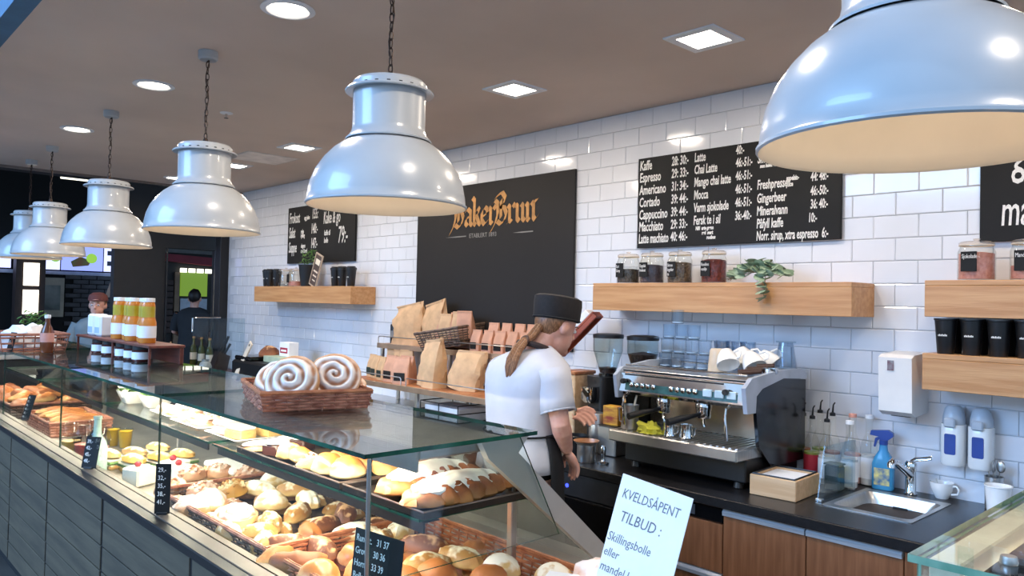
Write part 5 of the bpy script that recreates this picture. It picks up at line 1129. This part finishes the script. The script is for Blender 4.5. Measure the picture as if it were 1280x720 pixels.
# ------------------------------------------------------------------ people
def ell(cx,cy,z,rx,ry,n=28,p=2.3,tx=0,ty=0):
    r=[]
    for i in range(n):
        a=2*math.pi*i/n; c,s=math.cos(a),math.sin(a); k=(abs(c)**p+abs(s)**p)**(-1/p)
        r.append((cx+c*k*rx,cy+s*k*ry,z+tx*c+ty*s))
    return r
def hand(m,w,d,up,side,curl=.5):
    # palm plus five fingers; w wrist point, d forward, up back-of-hand, side towards the thumb
    w,d,up,side=[Vector(q) for q in (w,d,up,side)]; d.normalize(); up.normalize(); side.normalize()
    m.blob(.048,.040,.016,tuple(w+d*.045),amp=0,flat=1,rot=Matrix((d,side,up)).transposed(),nu=14,nv=8)
    for i,(o,L) in enumerate(((.030,.066),(.010,.075),(-.010,.070),(-.029,.056))):
        b=w+d*.078+side*o; p=[b-d*.02,b]; dd=d.copy()
        for k in range(3): dd=(dd-up*curl).normalized(); p.append(p[-1]+dd*L/3)
        m.tube(p,[.0095,.0095,.009,.0082,.0065],8)
    b=w+d*.03+side*.035; m.tube([b-side*.01,b+side*.02+d*.02,b+side*.026+d*.045-up*.012,b+side*.02+d*.065-up*.022],[.012,.011,.0095,.007],8)
def arm(m,sh,el,wr,k=1.0):
    sh,el,wr=Vector(sh),Vector(el),Vector(wr)
    m.tube([sh,sh.lerp(el,.35),sh.lerp(el,.8),el,el.lerp(wr,.25),el.lerp(wr,.7),wr],[.058*k,.052*k,.043*k,.041*k,.043*k,.033*k,.026*k],14)
def head_mesh(m,c,R3,k=1.0):
    # skull, jaw, nose, ears, neck side handled by caller; local +Y is the face
    def P(q): v=R3@Vector(q)*k; return (c[0]+v.x,c[1]+v.y,c[2]+v.z)
    m.blob(.076*k,.096*k,.105*k,P((0,-.008,.02)),amp=0,flat=1,nu=22,nv=14,rot=R3)
    m.blob(.060*k,.075*k,.075*k,P((0,.025,-.045)),amp=0,flat=1,nu=20,nv=12,rot=R3)
    m.tube([P((0,.088,.02)),P((0,.108,-.012)),P((0,.096,-.026))],[.008*k,.013*k,.012*k],10)
    m.blob(.022*k,.012*k,.010*k,P((0,.092,-.052)),amp=0,flat=1,nu=12,nv=8,rot=R3)
    m.blob(.026*k,.018*k,.02*k,P((0,.085,-.088)),amp=0,flat=1,nu=12,nv=8,rot=R3)
    for s in (-1,1): m.blob(.012*k,.022*k,.032*k,P((s*.078,-.01,-.01)),amp=0,flat=1,nu=12,nv=8,rot=R3)
def remesh(o,v=.0045,sm=4):
    r=o.modifiers.new('continuous_surface','REMESH'); r.mode='VOXEL'; r.voxel_size=v; r.use_smooth_shade=True
    s=o.modifiers.new('soft','SMOOTH'); s.iterations=sm; s.factor=.5
def face_bits(par,c,R3,k,eyem):
    for s in (-1,1):
        v=R3@Vector((s*.030,.083,.012))*k; MB().blob(.012*k,.008*k,.009*k,(c[0]+v.x,c[1]+v.y,c[2]+v.z),amp=0,flat=1,nu=12,nv=8).build('eye',M['porcelain'],par,True)
        v=R3@Vector((s*.030,.0905,.012))*k; MB().blob(.0055*k,.003*k,.0055*k,(c[0]+v.x,c[1]+v.y,c[2]+v.z),amp=0,flat=1,nu=10,nv=6).build('iris',eyem,par,True)
        v=R3@Vector((s*.030,.088,.034))*k; MB().tube([(c[0]+v.x-.015*k,c[1]+v.y-.004,c[2]+v.z-.002),(c[0]+v.x,c[1]+v.y+.001,c[2]+v.z+.004*k),(c[0]+v.x+.015*k,c[1]+v.y-.004,c[2]+v.z-.002)],.003*k,6).build('eyebrow',M['hair'],par)

B=thing('person','person in a white shirt, black apron and black cap bending over the worktop','person',(-2.45,2.37,0),rz=R(-8))
hc=Vector((.02,.175,1.600)); HR=Matrix.Rotation(R(-24),3,'X')
m=MB()
m.tube([(0,0,.93),(0,.0,1.05),(0,.01,1.2),(0,.03,1.36),(0,.05,1.45)],[.10,.10,.098,.105,.07],18)
m.tube([(-.14,.03,1.40),(0,.045,1.41),(.14,.03,1.40)],[.05,.06,.05],14)
m.tube([(0,.055,1.43),(.005,.085,1.50),(.015,.125,1.555)],[.062,.052,.05],16)
head_mesh(m,hc,HR,1.0)
for s in (-1,1):
    m.tube([(s*.09,0,.95),(s*.10,.01,.75),(s*.10,.02,.50),(s*.10,.0,.30),(s*.10,-.01,.09)],[.095,.082,.058,.056,.042],16)
    m.tube([(s*.10,-.04,.055),(s*.10,.05,.045),(s*.105,.14,.035)],[.045,.042,.032],12)
ER,WR=(.235,.035,1.20),(.185,.115,1.075); EL,WL=(-.26,.13,1.20),(-.06,.31,1.19)
arm(m,(.170,.035,1.395),ER,WR); arm(m,(-.170,.035,1.395),EL,WL)
hand(m,WR,(.0,.5,-.8),(.3,.75,.5),(-1,.1,.0),.32); hand(m,WL,(.8,.6,-.05),(-.3,.4,.85),(.3,.5,.4),.45)
body=m.build('body',M['skin'],B,True); remesh(body)
face_bits(body,hc,HR,1.0,M['choc'])
# shirt
m=MB()
m.loft([ell(0,-.008,.985,.208,.162),ell(0,-.006,1.03,.204,.156),ell(0,-.003,1.08,.19,.143),ell(0,0,1.135,.168,.126),ell(0,.005,1.22,.182,.132),ell(0,.012,1.31,.200,.140),ell(0,.024,1.38,.214,.138,p=2.6),ell(0,.034,1.43,.212,.122,p=2.8,ty=.01),ell(0,.045,1.465,.170,.100,p=2.4,ty=.012),ell(0,.058,1.492,.105,.078,ty=.012),ell(0,.066,1.507,.068,.064,ty=.012)],cap=False)
for s,E in ((1,ER),(-1,EL)):
    sh=Vector((s*.165,.032,1.415)); e=Vector(E); p=[sh,sh.lerp(e,.25),sh.lerp(e,.55),sh.lerp(e,.78)]
    m.tube(p,[.082,.078,.072,.072],18,cap=False)
sh=m.build('shirt',M['shirt'],B,True); 
sm=sh.modifiers.new('cloth_thickness','SOLIDIFY'); sm.thickness=.004; sm.offset=1
for s,E in ((1,ER),(-1,EL)):
    a=Vector((s*.165,.032,1.415)).lerp(Vector(E),.76); d=(Vector(E)-Vector((s*.165,.032,1.415))).normalized(); q=d.orthogonal().normalized(); q2=d.cross(q)
    MB().tube([tuple(a+(q*math.cos(t)+q2*math.sin(t))*.0735) for t in [2*math.pi*i/20 for i in range(20)]],.0035,6,closed=True).build('cuff_hem',M['shirt'],sh,True)
# apron and trousers
m=MB(); m.loft([ell(0,0,.10,.20,.10),ell(0,0,.5,.20,.12),ell(0,0,.8,.19,.13),ell(0,-.003,.95,.178,.132),ell(0,-.003,1.05,.158,.115)],cap=True); m.build('trousers',M['apron'],B,True)
m=MB(); pts=[]
rings=[]
for z,rx,ry in ((.55,.235,.185),(.8,.23,.185),(1.0,.222,.178),(1.08,.206,.160),(1.145,.182,.141)):
    r=[]
    for i in range(17):
        a=R(2+176*i/16); r.append((rx*math.cos(a),ry*math.sin(a)-.002,z))
    rings.append(r)
vs=[p for r in rings for p in r]; fs=[(j*17+i,j*17+i+1,(j+1)*17+i+1,(j+1)*17+i) for j in range(4) for i in range(16)]
m.add(vs,fs); ap=m.build('apron',M['apron'],B,True); s_=ap.modifiers.new('cloth_thickness','SOLIDIFY'); s_.thickness=.004
MB().tube(ell(0,-.001,1.138,.182,.141,n=36),.005,6,closed=True).build('apron_tie',M['apron'],ap,True)
k=MB(); k.blob(.016,.012,.016,(-.02,-.147,1.135),amp=.1,flat=1,nu=10,nv=7); k.tube([(-.02,-.15,1.13),(-.035,-.155,1.10),(-.03,-.152,1.065)],.006,6); k.tube([(-.02,-.15,1.13),(.0,-.156,1.095),(.002,-.152,1.07)],.006,6); k.build('apron_bow',M['apron'],ap,True)
MB().tube([tuple(Vector((0,.066,1.498))+Vector((.072*math.cos(a),.066*math.sin(a),.022*math.sin(a)*-1+.010))) for a in [2*math.pi*i/24 for i in range(24)]],[.014]*24,8,closed=True).build('neck_strap',mat('dark_brown_cotton','#2c1d1b',.8),ap,True)
# cap, hair
CR=Matrix.Rotation(R(-8),3,'X')
def CP(q): v=CR@Vector(q); return (hc.x+v.x,hc.y+v.y,hc.z+v.z)
def HP(q): v=HR@Vector(q); return (hc.x+v.x,hc.y+v.y,hc.z+v.z)
m=MB(); m.loft([[CP(p) for p in r] for r in (ell(0,-.006,.028,.090,.106),ell(0,-.006,.034,.092,.109),ell(0,-.008,.10,.096,.112),ell(0,-.01,.128,.094,.110),ell(0,-.01,.136,.080,.095),ell(0,-.01,.138,.02,.025))]); cap=m.build('cap',M['hat'],B,35)
MB().tube([CP(p) for p in ell(0,-.006,.034,.0925,.1095,n=36)],.004,6,closed=True).build('cap_band',M['apron'],cap,True)
m=MB(); m.blob(.0795,.076,.088,HP((0,-.038,.018)),amp=.03,flat=1,nu=20,nv=12,rot=HR); hr=m.build('hair',M['hair'],B,True)
m=MB()
for i in range(9):
    ox,oy=.011*math.cos(i*2.1)*(i>0),.009*math.sin(i*2.1)*(i>0)
    m.tube([HP((ox,-.085,-.02)),(ox*1.2+.02,.035+oy,1.555),(ox*1.4+.02,-.005+oy,1.535),(ox*1.7+.036,-.052+oy,1.500),(ox*1.9+.045,-.083+oy,1.46),(ox*1.7+.052,-.098+oy,1.425),(ox*.8+.055,-.108+oy,1.385)],[.014,.014,.012,.014,.015,.013,.004],7)
m.build('ponytail',M['hair'],hr,True)
MB().tube([(.020+.026*math.cos(a),-.005+.012*math.sin(a),1.535+.022*math.sin(a)) for a in [2*math.pi*i/14 for i in range(14)]],.006,6,closed=True).build('hair_tie',M['choc'],hr,True)
# what the hands hold
t=thing('copper_pan','small steel pan with a copper coloured rim under the right hand','pan',(-2.57,2.95,WT+.0005))
MB().lathe([(.045,0),(.047,.004),(.047,.085),(.062,.10),(.060,.103),(.044,.088),(.044,.006),(0,.006)],seg=24,cap=False).build('pan',M['steel'],t,True); MB().lathe([(.0625,.101),(.066,.106),(.0,.110)],seg=24,cap=False).build('rim',mat('copper','#d8935c',.3,.7),t,True)

# two figures in the shop behind
def bystander(name,label,loc,rz,shirt,trouser,k,capm=None,hairm='hair',pose=0):
    P=thing(name,label,'person',loc,rz); c=Vector((0,.03,1.62)); R3=Matrix.Rotation(R(-8),3,'X'); m=MB()
    m.tube([(0,0,.95),(0,0,1.1),(0,0,1.3),(0,.01,1.44)],[.13,.125,.14,.08],16); m.tube([(0,.01,1.42),(0,.02,1.55)],[.06,.055],12); head_mesh(m,c,R3)
    for s in (-1,1):
        m.tube([(s*.09,0,.95),(s*.10,.01,.5),(s*.10,0,.09)],[.1,.06,.045],12); m.tube([(s*.10,-.04,.05),(s*.105,.14,.035)],[.045,.032],10)
        E=(s*.25,.05,1.17); Wr=(s*.16,.26,1.10); arm(m,(s*.19,.0,1.41),E,Wr); hand(m,Wr,(-s*.3,1,0),(0,0,1),(-s,.2,0),.3)
    b=m.build('body',M['skin'],P,True); remesh(b,.009,3); face_bits(b,c,R3,1.0,M['choc'])
    m=MB(); m.loft([ell(0,0,.98,.20,.15),ell(0,0,1.12,.185,.14),ell(0,0,1.3,.215,.15),ell(0,0,1.40,.225,.135,p=2.6),ell(0,.005,1.47,.16,.10),ell(0,.01,1.50,.075,.07)],cap=False)
    for s in (-1,1): m.tube([(s*.175,0,1.41),(s*.22,.02,1.30),(s*.245,.045,1.19)],[.08,.075,.066],14,cap=False)
    m.build('shirt',shirt,P,True); m=MB(); m.loft([ell(0,0,.08,.20,.10),ell(0,0,.5,.20,.12),ell(0,0,.85,.2,.14),ell(0,0,1.02,.19,.14)]); m.build('trousers',trouser,P,True)
    MB().blob(.082,.098,.10,(c.x,c.y-.02,c.z+.035),amp=.04,flat=1,nu=18,nv=12).build('hair',M[hairm] if isinstance(hairm,str) else hairm,P,True)
    if capm: 
        MB().lathe([(.092,0),(.094,.02),(.085,.06),(.05,.085),(0,.09)],(c.x,c.y-.01,c.z+.045),22,cap=False).build('cap',capm,P,True); MB().prism([(-.07,.05),(.07,.05),(.055,.14),(0,.16),(-.055,.14)],c.z+.045,c.z+.055,'z').build('cap_peak',capm,P)
    P.scale=(k,k,k); return P
dk=mat('dark_grey_shirt','#23262b',.8)
bystander('person','person in a dark shirt seen from behind in the far doorway',(-10.95,4.16,0),R(60),dk,mat('dark_trousers','#1c1e20',.8),1.03,hairm=mat('dark_hair','#1d1512',.5))
bystander('person','person with a reddish cap standing at the far shop counter',(-8.7,2.33,0),R(-120),mat('grey_teal_shirt','#6f7b80',.8),M['apron'],.98,capm=mat('reddish_cap','#6b3a34',.8))

# ------------------------------------------------------------------ second glass counter at the right
rc=thing('glass_counter','second glass display counter cut by the lower right corner','display case',(0,0,0))
x0,x1,y0,y1=-.455,.9,1.29,2.15
GT1=GT; GT=1.322
def pn(a,b,c,d,e,f,name,thin):
    m=MB(); m.box(a,b,c,d,e,f); ax={'z':(0,1),'y':(2,3),'x':(4,5)}[thin]; m.m=[0 if i in ax else 1 for i in range(6)]
    return m.build(name,[M['glass_g'],mat('pale_green_edge','#8fae94',.2,col2='#5f8a70',scale=14)],rc)
pn(x0,x1,y0,y1,GT-.012,GT,'top_glass','z'); pn(x0+.004,x0+.010,y0+.03,y1-.02,.90,GT-.0125,'end_glass','x'); pn(x0+.01,x1,y0+.012,y0+.018,.90,GT-.0125,'front_glass','y')
MB().rbox(x0+.014,x0+.062,y0+.05,y1-.03,GT-.05,GT-.0128,.003).build('light_strip',mat('cream_strip','#efe3c8',.5),rc)
l=lamp('strip_fill_light','AREA',(.1,1.6,GT-.03),10,(1,.9,.74),size=.8,sizey=.04); l.parent=rc  # added area lamp without a fitting, brightens the cream strip
MB().rbox(x0+.07,x1,y0+.10,y1-.05,1.075,1.087,.002).build('shelf',M['glass_t'],rc)
MB().rbox(x0,x1,y0-.06,y1,.86,.899,.004).build('counter_top',M['trim'],rc); MB().box(x0+.02,x1,y0,y1-.02,.10,.8595).build('carcass',M['plank'],rc); MB().box(x0+.04,x1,y0+.05,y1-.05,0,.0995).build('plinth',M['blackm'],rc)
t=thing('lid_button','round steel glass fixing on the right glass counter','fixing',(-.335,1.36,GT+.0003)); MB().lathe([(.012,0),(.013,.003),(.011,.012),(0,.013)],seg=16).build('disc',M['steel'],t,True)
for i,(x,y,h) in enumerate(((-.30,1.62,.10),(-.20,1.78,.12),(-.28,1.80,.10))):
    t=thing('white_box',('white carton nearest the corner inside the right glass counter','tall white carton inside the right glass counter','white carton behind the nearest one in the right counter')[i],'box',(x,y,1.0875)); MB().rbox(-.045,.045,-.045,.045,0,h,.004).build('carton',M['white'],t); MB().rbox(-.046,.046,-.046,.046,-.0+.001,.02,.002).build('dark_band',M['choc'],t)
t=thing('cookie_tray','tray of dark cookies inside the right glass counter','tray',(-.12,1.50,1.0875)); MB().rbox(-.22,.2,-.07,.07,0,.008,.002).build('tray',M['tray'],t)
for i in range(5): good('bun_gloss',-.30+.085*i,1.50,1.0965,label='small round cookie on the tray in the right counter',cat='cookie',group='cookies in the right counter',s=.7)

GT=GT1
# ------------------------------------------------------------------ things at the left end of the back counter
t=thing('side_counter','small wooden topped counter by the far doorway','counter',(0,0,0)); MB().rbox(-9.05,-7.88,2.95,3.53,.885,.92,.003).build('top',wood('mahogany','#7a3c2e','#5a2a20',.4),t); MB().box(-9.02,-7.9,2.98,3.5,.0,.8845).build('carcass',M['blackm'],t)
wine=mat('green_wine_glass','#5a5a2c',.1,col2='#3f4522')
for i,x in enumerate((-8.93,-8.70,-8.47)):
    labelled_bottle('wine_bottle',x,3.40,.9205,[(.036,0),(.038,.006),(.038,.18),(.03,.21),(.014,.235),(.013,.30)],wine,(.06,.14),('amber green bottle, left of the three by the doorway','amber green bottle, middle of the three by the doorway','amber green bottle, right of the three by the doorway')[i],labm='cream',capm='gold')
t=thing('paper_cone','tan paper cone standing beside the green bottles','cone',(-9.0,3.17,.9205)); MB().lathe([(.05,0),(.05,.004),(.006,.26),(0,.262)],seg=18).build('cone',M['kraft'],t,True)
t=thing('white_canister','pale canister beside the tan paper cone','canister',(-8.92,3.02,.9205)); MB().lathe([(.06,0),(.062,.004),(.062,.16),(.055,.17),(0,.172)],seg=20).build('can',M['porcelain'],t,True); MB().lathe([(0,.1725),(.05,.1725),(.05,.19),(.012,.20),(0,.205)],seg=20,cap=False).build('lid',M['porcelain'],t,True)
t=thing('knife_block','dark knife block with black handles by the doorway','knife block',(-8.12,3.36,.9205)); MB().prism([(-.09,0),(.07,0),(.10,.15),(-.02,.20)],-.06,.06,'x').build('block',mat('dark_walnut_block','#33211b',.5),t)
for i,(x,a) in enumerate(((-.03,.09),(.0,.12),(.03,.07))): MB().tube([(x,.01+.02*i,.17),(x+a*.6,.05+.02*i,.17+a*1.6)],[.011,.014],8).build('handle',M['black'],t,True)
t=thing('glass_globe','round pale glass jar before the knife block','jar',(-7.97,3.16,.9205)); MB().lathe([(.04,0),(.062,.03),(.066,.06),(.05,.10),(.035,.11),(.035,.12),(0,.12)],seg=20).build('jar',mat('cloudy_glass','#b9b4ae',.15),t,True); MB().lathe([(0,.1205),(.038,.1205),(.038,.132),(0,.134)],seg=18,cap=False).build('lid',M['steel'],t,True)
t=thing('bread_slicer','black bread slicer machine on the back counter','machine',(-6.75,3.30,WT+.0005))
MB().rbox(-.40,.38,-.22,.25,.03,.20,.02).build('body',M['black'],t); MB().rbox(-.38,-.05,-.20,.1,.2005,.24,.01).build('guard',M['blackg'],t)
for x,y in ((-.34,-.18),(.32,-.18),(-.34,.2),(.32,.2)): MB().cyl((x,y,0),.02,.03,12).build('foot',M['blackm'],t)
t=thing('sage_carton','sage green carton on the black slicer','box',(-6.58,3.32,WT+.2010)); MB().rbox(-.17,.17,-.11,.11,0,.055,.003).build('carton',M['green_box'],t)
t=thing('milk_carton','white carton with a red label on the sage carton','carton',(-6.55,3.36,WT+.2565)); MB().rbox(-.09,.09,-.05,.05,0,.13,.004).build('carton',M['white'],t); MB().box(-.07,.07,-.052,-.0503,.03,.08).build('label_patch',M['redlab'],t); MB().box(-.05,.05,-.0532,-.0521,.045,.062).build('label_stripe',M['white'],t)
t=thing('cutting_board','pale wooden board leaning on the black slicer','board',(-7.05,3.06,WT+.0005),rot=(R(-16),R(24),R(-10))); MB().rbox(-.035,.035,-.008,.008,0,.42,.004).build('board',mat('pale_board','#d8c9b4',.6),t); MB().lathe([(.012,-.009),(.012,.009)],(0,0,.39),12,'y').build('hang_hole',M['blackm'],t)
t=thing('dark_loaf','dark round loaf on the black slicer','bread',(-6.98,3.38,WT+.2415)); MB().blob(.12,.09,.09,amp=.06,flat=.05).build('loaf',M['b_brown'],t,True)
t=thing('glass_screen','low clear glass screen with a steel clip on the back counter','screen',(-7.86,3.16,.9205)); MB().box(-.004,.004,-.18,.36,.0,.56).build('pane',M['glass_t'],t); MB().tube([(-.012,-.18,.42),(-.012,-.18,.56),(0,-.15,.565),(0,.1,.565)],.008,8).build('clip',M['chrome'],t,True)

# ------------------------------------------------------------------ the shops beyond
dark=mat('black_wall','#0e0e10',.8); dk2=mat('charcoal_panel','#1b1a1c',.6)
struct(MB().box(-15.2,-15.0,-2.5,9,0,4.6).build('wall_left',dark)); struct(MB().box(-15.2,-8.38,-2.5,9,3.55,3.7).build('trim_4',dark)); struct(MB().box(-15.2,-9.2,8.8,9,0,3.6).build('trim_5',dark))
struct(MB().box(-15.0,-9.16,-.6,-.5,0,3.5).build('trim_6',dark)) if False else None
part=thing('doorway_partition','black partition wall with an open doorway beyond the tiled wall','partition',(-9.3,0,0))
MB().box(-.06,.06,2.62,3.165,0,3.54).build('left_leaf',dk2,part); MB().box(-.06,.06,3.755,3.95,0,3.54).build('right_leaf',dk2,part); MB().box(-.06,.06,3.1655,3.7545,2.255,3.54).build('lintel',dk2,part)
for y in (3.17,3.735): MB().box(.0605,.075,y,y+.02,0,2.25).build('frame_strip',M['blackg'],part)
bxp=thing('fascia_beam','black ceiling beam with tiny lamps beyond the ceiling edge','beam',(-9.6,0,0)); MB().box(-.1,.1,1.0,2.60,3.0,3.54).build('beam',dark,bxp)
t=thing('light_tube','thin bright light tube under the dark ceiling','light tube',(-10.5,0,3.1)); MB().cyl((0,2.35,0),.015,.55,10,'y').build('tube',M['whitel'],t); MB().rbox(-.02,.02,2.3,2.95,.016,.05,.003).build('fitting',M['blackm'],t); MB().tube([(0,2.4,.05),(0,2.4,.449)],.004,6).build('rod',M['blackm'],t); MB().tube([(0,2.85,.05),(0,2.85,.449)],.004,6).build('rod',M['blackm'],t)
t=thing('spot_lamp','small round spot lamp in the dark ceiling beyond','ceiling light',(-10.6,3.55,3.1)); MB().lathe([(0,0),(.06,0),(.06,.03),(.04,.449),(0,.449)],seg=18,cap=False).build('housing',M['blackm'],t,True); MB().lathe([(0,-.004),(.055,-.004),(.055,-.0005),(0,-.0005)],seg=18,cap=False).build('lens',M['whitel'],t)
# snack bar with screens (facing the hall)
fx=-13.0
bar=thing('snack_bar','far snack bar front with black brick wall','kiosk',(fx,0,0))
MB().box(-.3,-.02,-.5,4.2,0,3.5).build('wall_panel',dark,bar); MB().box(-.015,.05,.6,3.86,1.98,2.03).build('lit_rail',mat('pale_rail','#b9bfd0',.5),bar)
brk=mat('black_brick','#4e4e54',.4,col2='#38383e',scale=6)
bme=MB().rbox(0,.03,0,.205,0,.062,.004).mesh('brick',brk)
for k in range(15):
    for i in range(5):
        y=3.02+i*.215-(.107 if k%2 else 0)
        if y<2.98: continue
        inst('brick',bme,(-.019,y,1.92-.07*k),parent=bar)
MB().box(-.019,.03,2.62,3.0,1.35,1.93).build('oven_front',mat('oven_steel','#b0a898',.45,.2),bar); MB().box(.0305,.035,2.72,2.95,1.45,1.82).build('oven_window',mat('oven_glass','#5f6664',.2,col2='#9aa09c',scale=3),bar)
MB().box(-.019,.6,-.4,4.1,0,1.0).build('counter_block',dk2,bar)
for i,(a,b,mm) in enumerate(((.4,1.05,'screen_w'),(1.07,1.70,'screen_b'),(1.72,2.30,'screen_w'),(2.70,2.92,'screen_w'),(2.94,3.50,'screen_b'),(3.52,3.86,'screen_w'))):
    t=thing('menu_screen',('pale menu screen at the far left','blue menu screen, second from the left','pale menu screen left of the light box pillar','narrow pale menu screen right of the pillar','blue menu screen with a green price dot','pale menu screen with a green price dot at the right end')[i],'screen',(fx+.0,0,0)); MB().box(.06,.085,a,b,2.05,2.43).build('screen',M[mm],t); MB().box(.0,.0595,a,b,2.06,2.42).build('casing',M['blackm'],t)
    if i>=3: MB().lathe([(0,0),(.075,0),(.075,.004),(0,.004)],(.0855,(a+b)/2+(b-a)*.22,2.24),20,'x').build('price_dot',M['screen_g'],t)
    if i in (2,5):
        for z in (2.14,2.30): MB().box(.0855,.088,a+.04,a+.16,z,z+.07).build('picture_print',mat('screen_print','#5a6078',.5),t)
    if i in (1,4): MB().prism([(a+.15,2.10),(a+.36,2.13),(a+.40,2.2),(a+.25,2.26),(a+.12,2.18)],.0855,.088,'x').build('picture_print',mat('screen_print2','#a7b36a',.5,col2='#c58a5a',scale=9),t)
t=thing('light_box_pillar','dark pillar carrying two white light boxes','pillar',(fx+.35,2.42,0)); MB().box(-.1,.1,-.12,.24,0,2.40).build('pillar',mat('brown_pillar','#3a2c28',.6),t)
for z0,z1 in ((1.80,2.12),(1.40,1.74)): MB().box(.1005,.115,-.03,.16,z0,z1).build('light_box',M['lightbox'],t)
t=thing('tan_sign','tan card sign leaning above the black brick wall','sign',(-12.2,3.50,0)); MB().box(-.02,.02,-.02,.02,0,1.7).build('pole',M['blackm'],t); MB().prism([(-.16,1.66),(.14,1.66),(.20,1.98),(-.06,1.98)],.0205,.035,'x').build('card',mat('tan_card','#c9a994',.6),t)
# stall seen through the doorway
st2=thing('market_stall','red awning stall with a lit green panel seen through the doorway','stall',(-13.2,0,0))
MB().box(-.2,-.1,4.3,6.2,0,3.2).build('back_wall',dk2,st2); MB().box(-.09,.0,4.45,5.4,2.42,2.60).build('grey_sign',mat('grey_sign','#6a6866',.6),st2); MB().prism([(4.45,2.28),(5.45,2.22),(5.45,2.36),(4.45,2.40)],-.09,.05,'x').build('awning',mat('red_awning','#8a1f32',.6),st2)
for i in range(4): MB().box(-.05,-.01,4.78+i*.14,4.88+i*.14,2.10,2.17).build('small_lamp',M['whitel'],st2)
MB().box(-.09,-.06,4.80,5.25,1.70,2.12).build('green_panel',M['greenlit'],st2); MB().box(-.09,-.04,4.70,4.78,0,2.1).build('post',mat('tan_post','#8a7058',.6),st2); MB().box(-.09,-.05,4.80,5.25,1.1,1.66).build('white_panel',mat('blue_white_panel','#b9c3cf',.5),st2)
for k in range(9): MB().rbox(-.09,-.03,4.36,4.68,1.08+k*.10,1.165+k*.10,.004).build('brown_brick',mat('brown_brick','#3f2b26',.6),st2)
# counter of another stall behind the rack
t=thing('food_stall','far food counter with orange trays behind the bottle rack','counter',(-8.1,1.2,0)); MB().box(-.3,.3,-1.2,.9,0,1.12).build('block',dk2,t); MB().rbox(-.32,.32,-1.22,.92,1.1205,1.16,.004).build('top',M['steel'],t)
for i in range(5):
    tt=thing('food_tray',('orange food tray at the left of the far counter','orange food tray second on the far counter','cream food tray in the middle of the far counter','orange food tray fourth on the far counter','orange food tray at the right end of the far counter')[i],'tray',(-8.05,.3+i*.4,1.1605)); MB().loft([[(p[0]*k,p[1]*k,z) for p in rrect(.34,.30,.03)] for k,z in ((.8,0),(1,.06),(.95,.06),(.78,.008))]).build('tray',M['steel'],tt,30); MB().blob(.13,.12,.05,(0,0,.035),amp=.25,fr=5,seed=i,flat=.3,nu=20,nv=10).build('food',mat('orange_food','#d8934a',.6,col2='#e8c89a',scale=30) if i!=2 else M['cakew'],tt,True)

# ------------------------------------------------------------------ lettering to meshes, labels of look-alikes by their place
finish_texts()
bpy.context.view_layer.update()
ORD=['first','second','third','fourth','fifth','sixth','seventh','eighth','ninth','tenth','eleventh','twelfth']
inv=camo.matrix_world.inverted(); same={}
for o in bpy.data.objects:
    if o.parent is None and o.get('label'): same.setdefault(o['label'],[]).append(o)
for lab,os_ in same.items():
    if 1<len(os_)<=12:
        def sx(o):
            v=inv@o.matrix_world.translation; return v.x/-v.z
        for i,o in enumerate(sorted(os_,key=sx)):
            new=lab+', '+(ORD[i]+' from the left' if i<len(os_)-1 or len(os_)>6 else 'rightmost')
            if len(new.split())<=16: o['label']=new
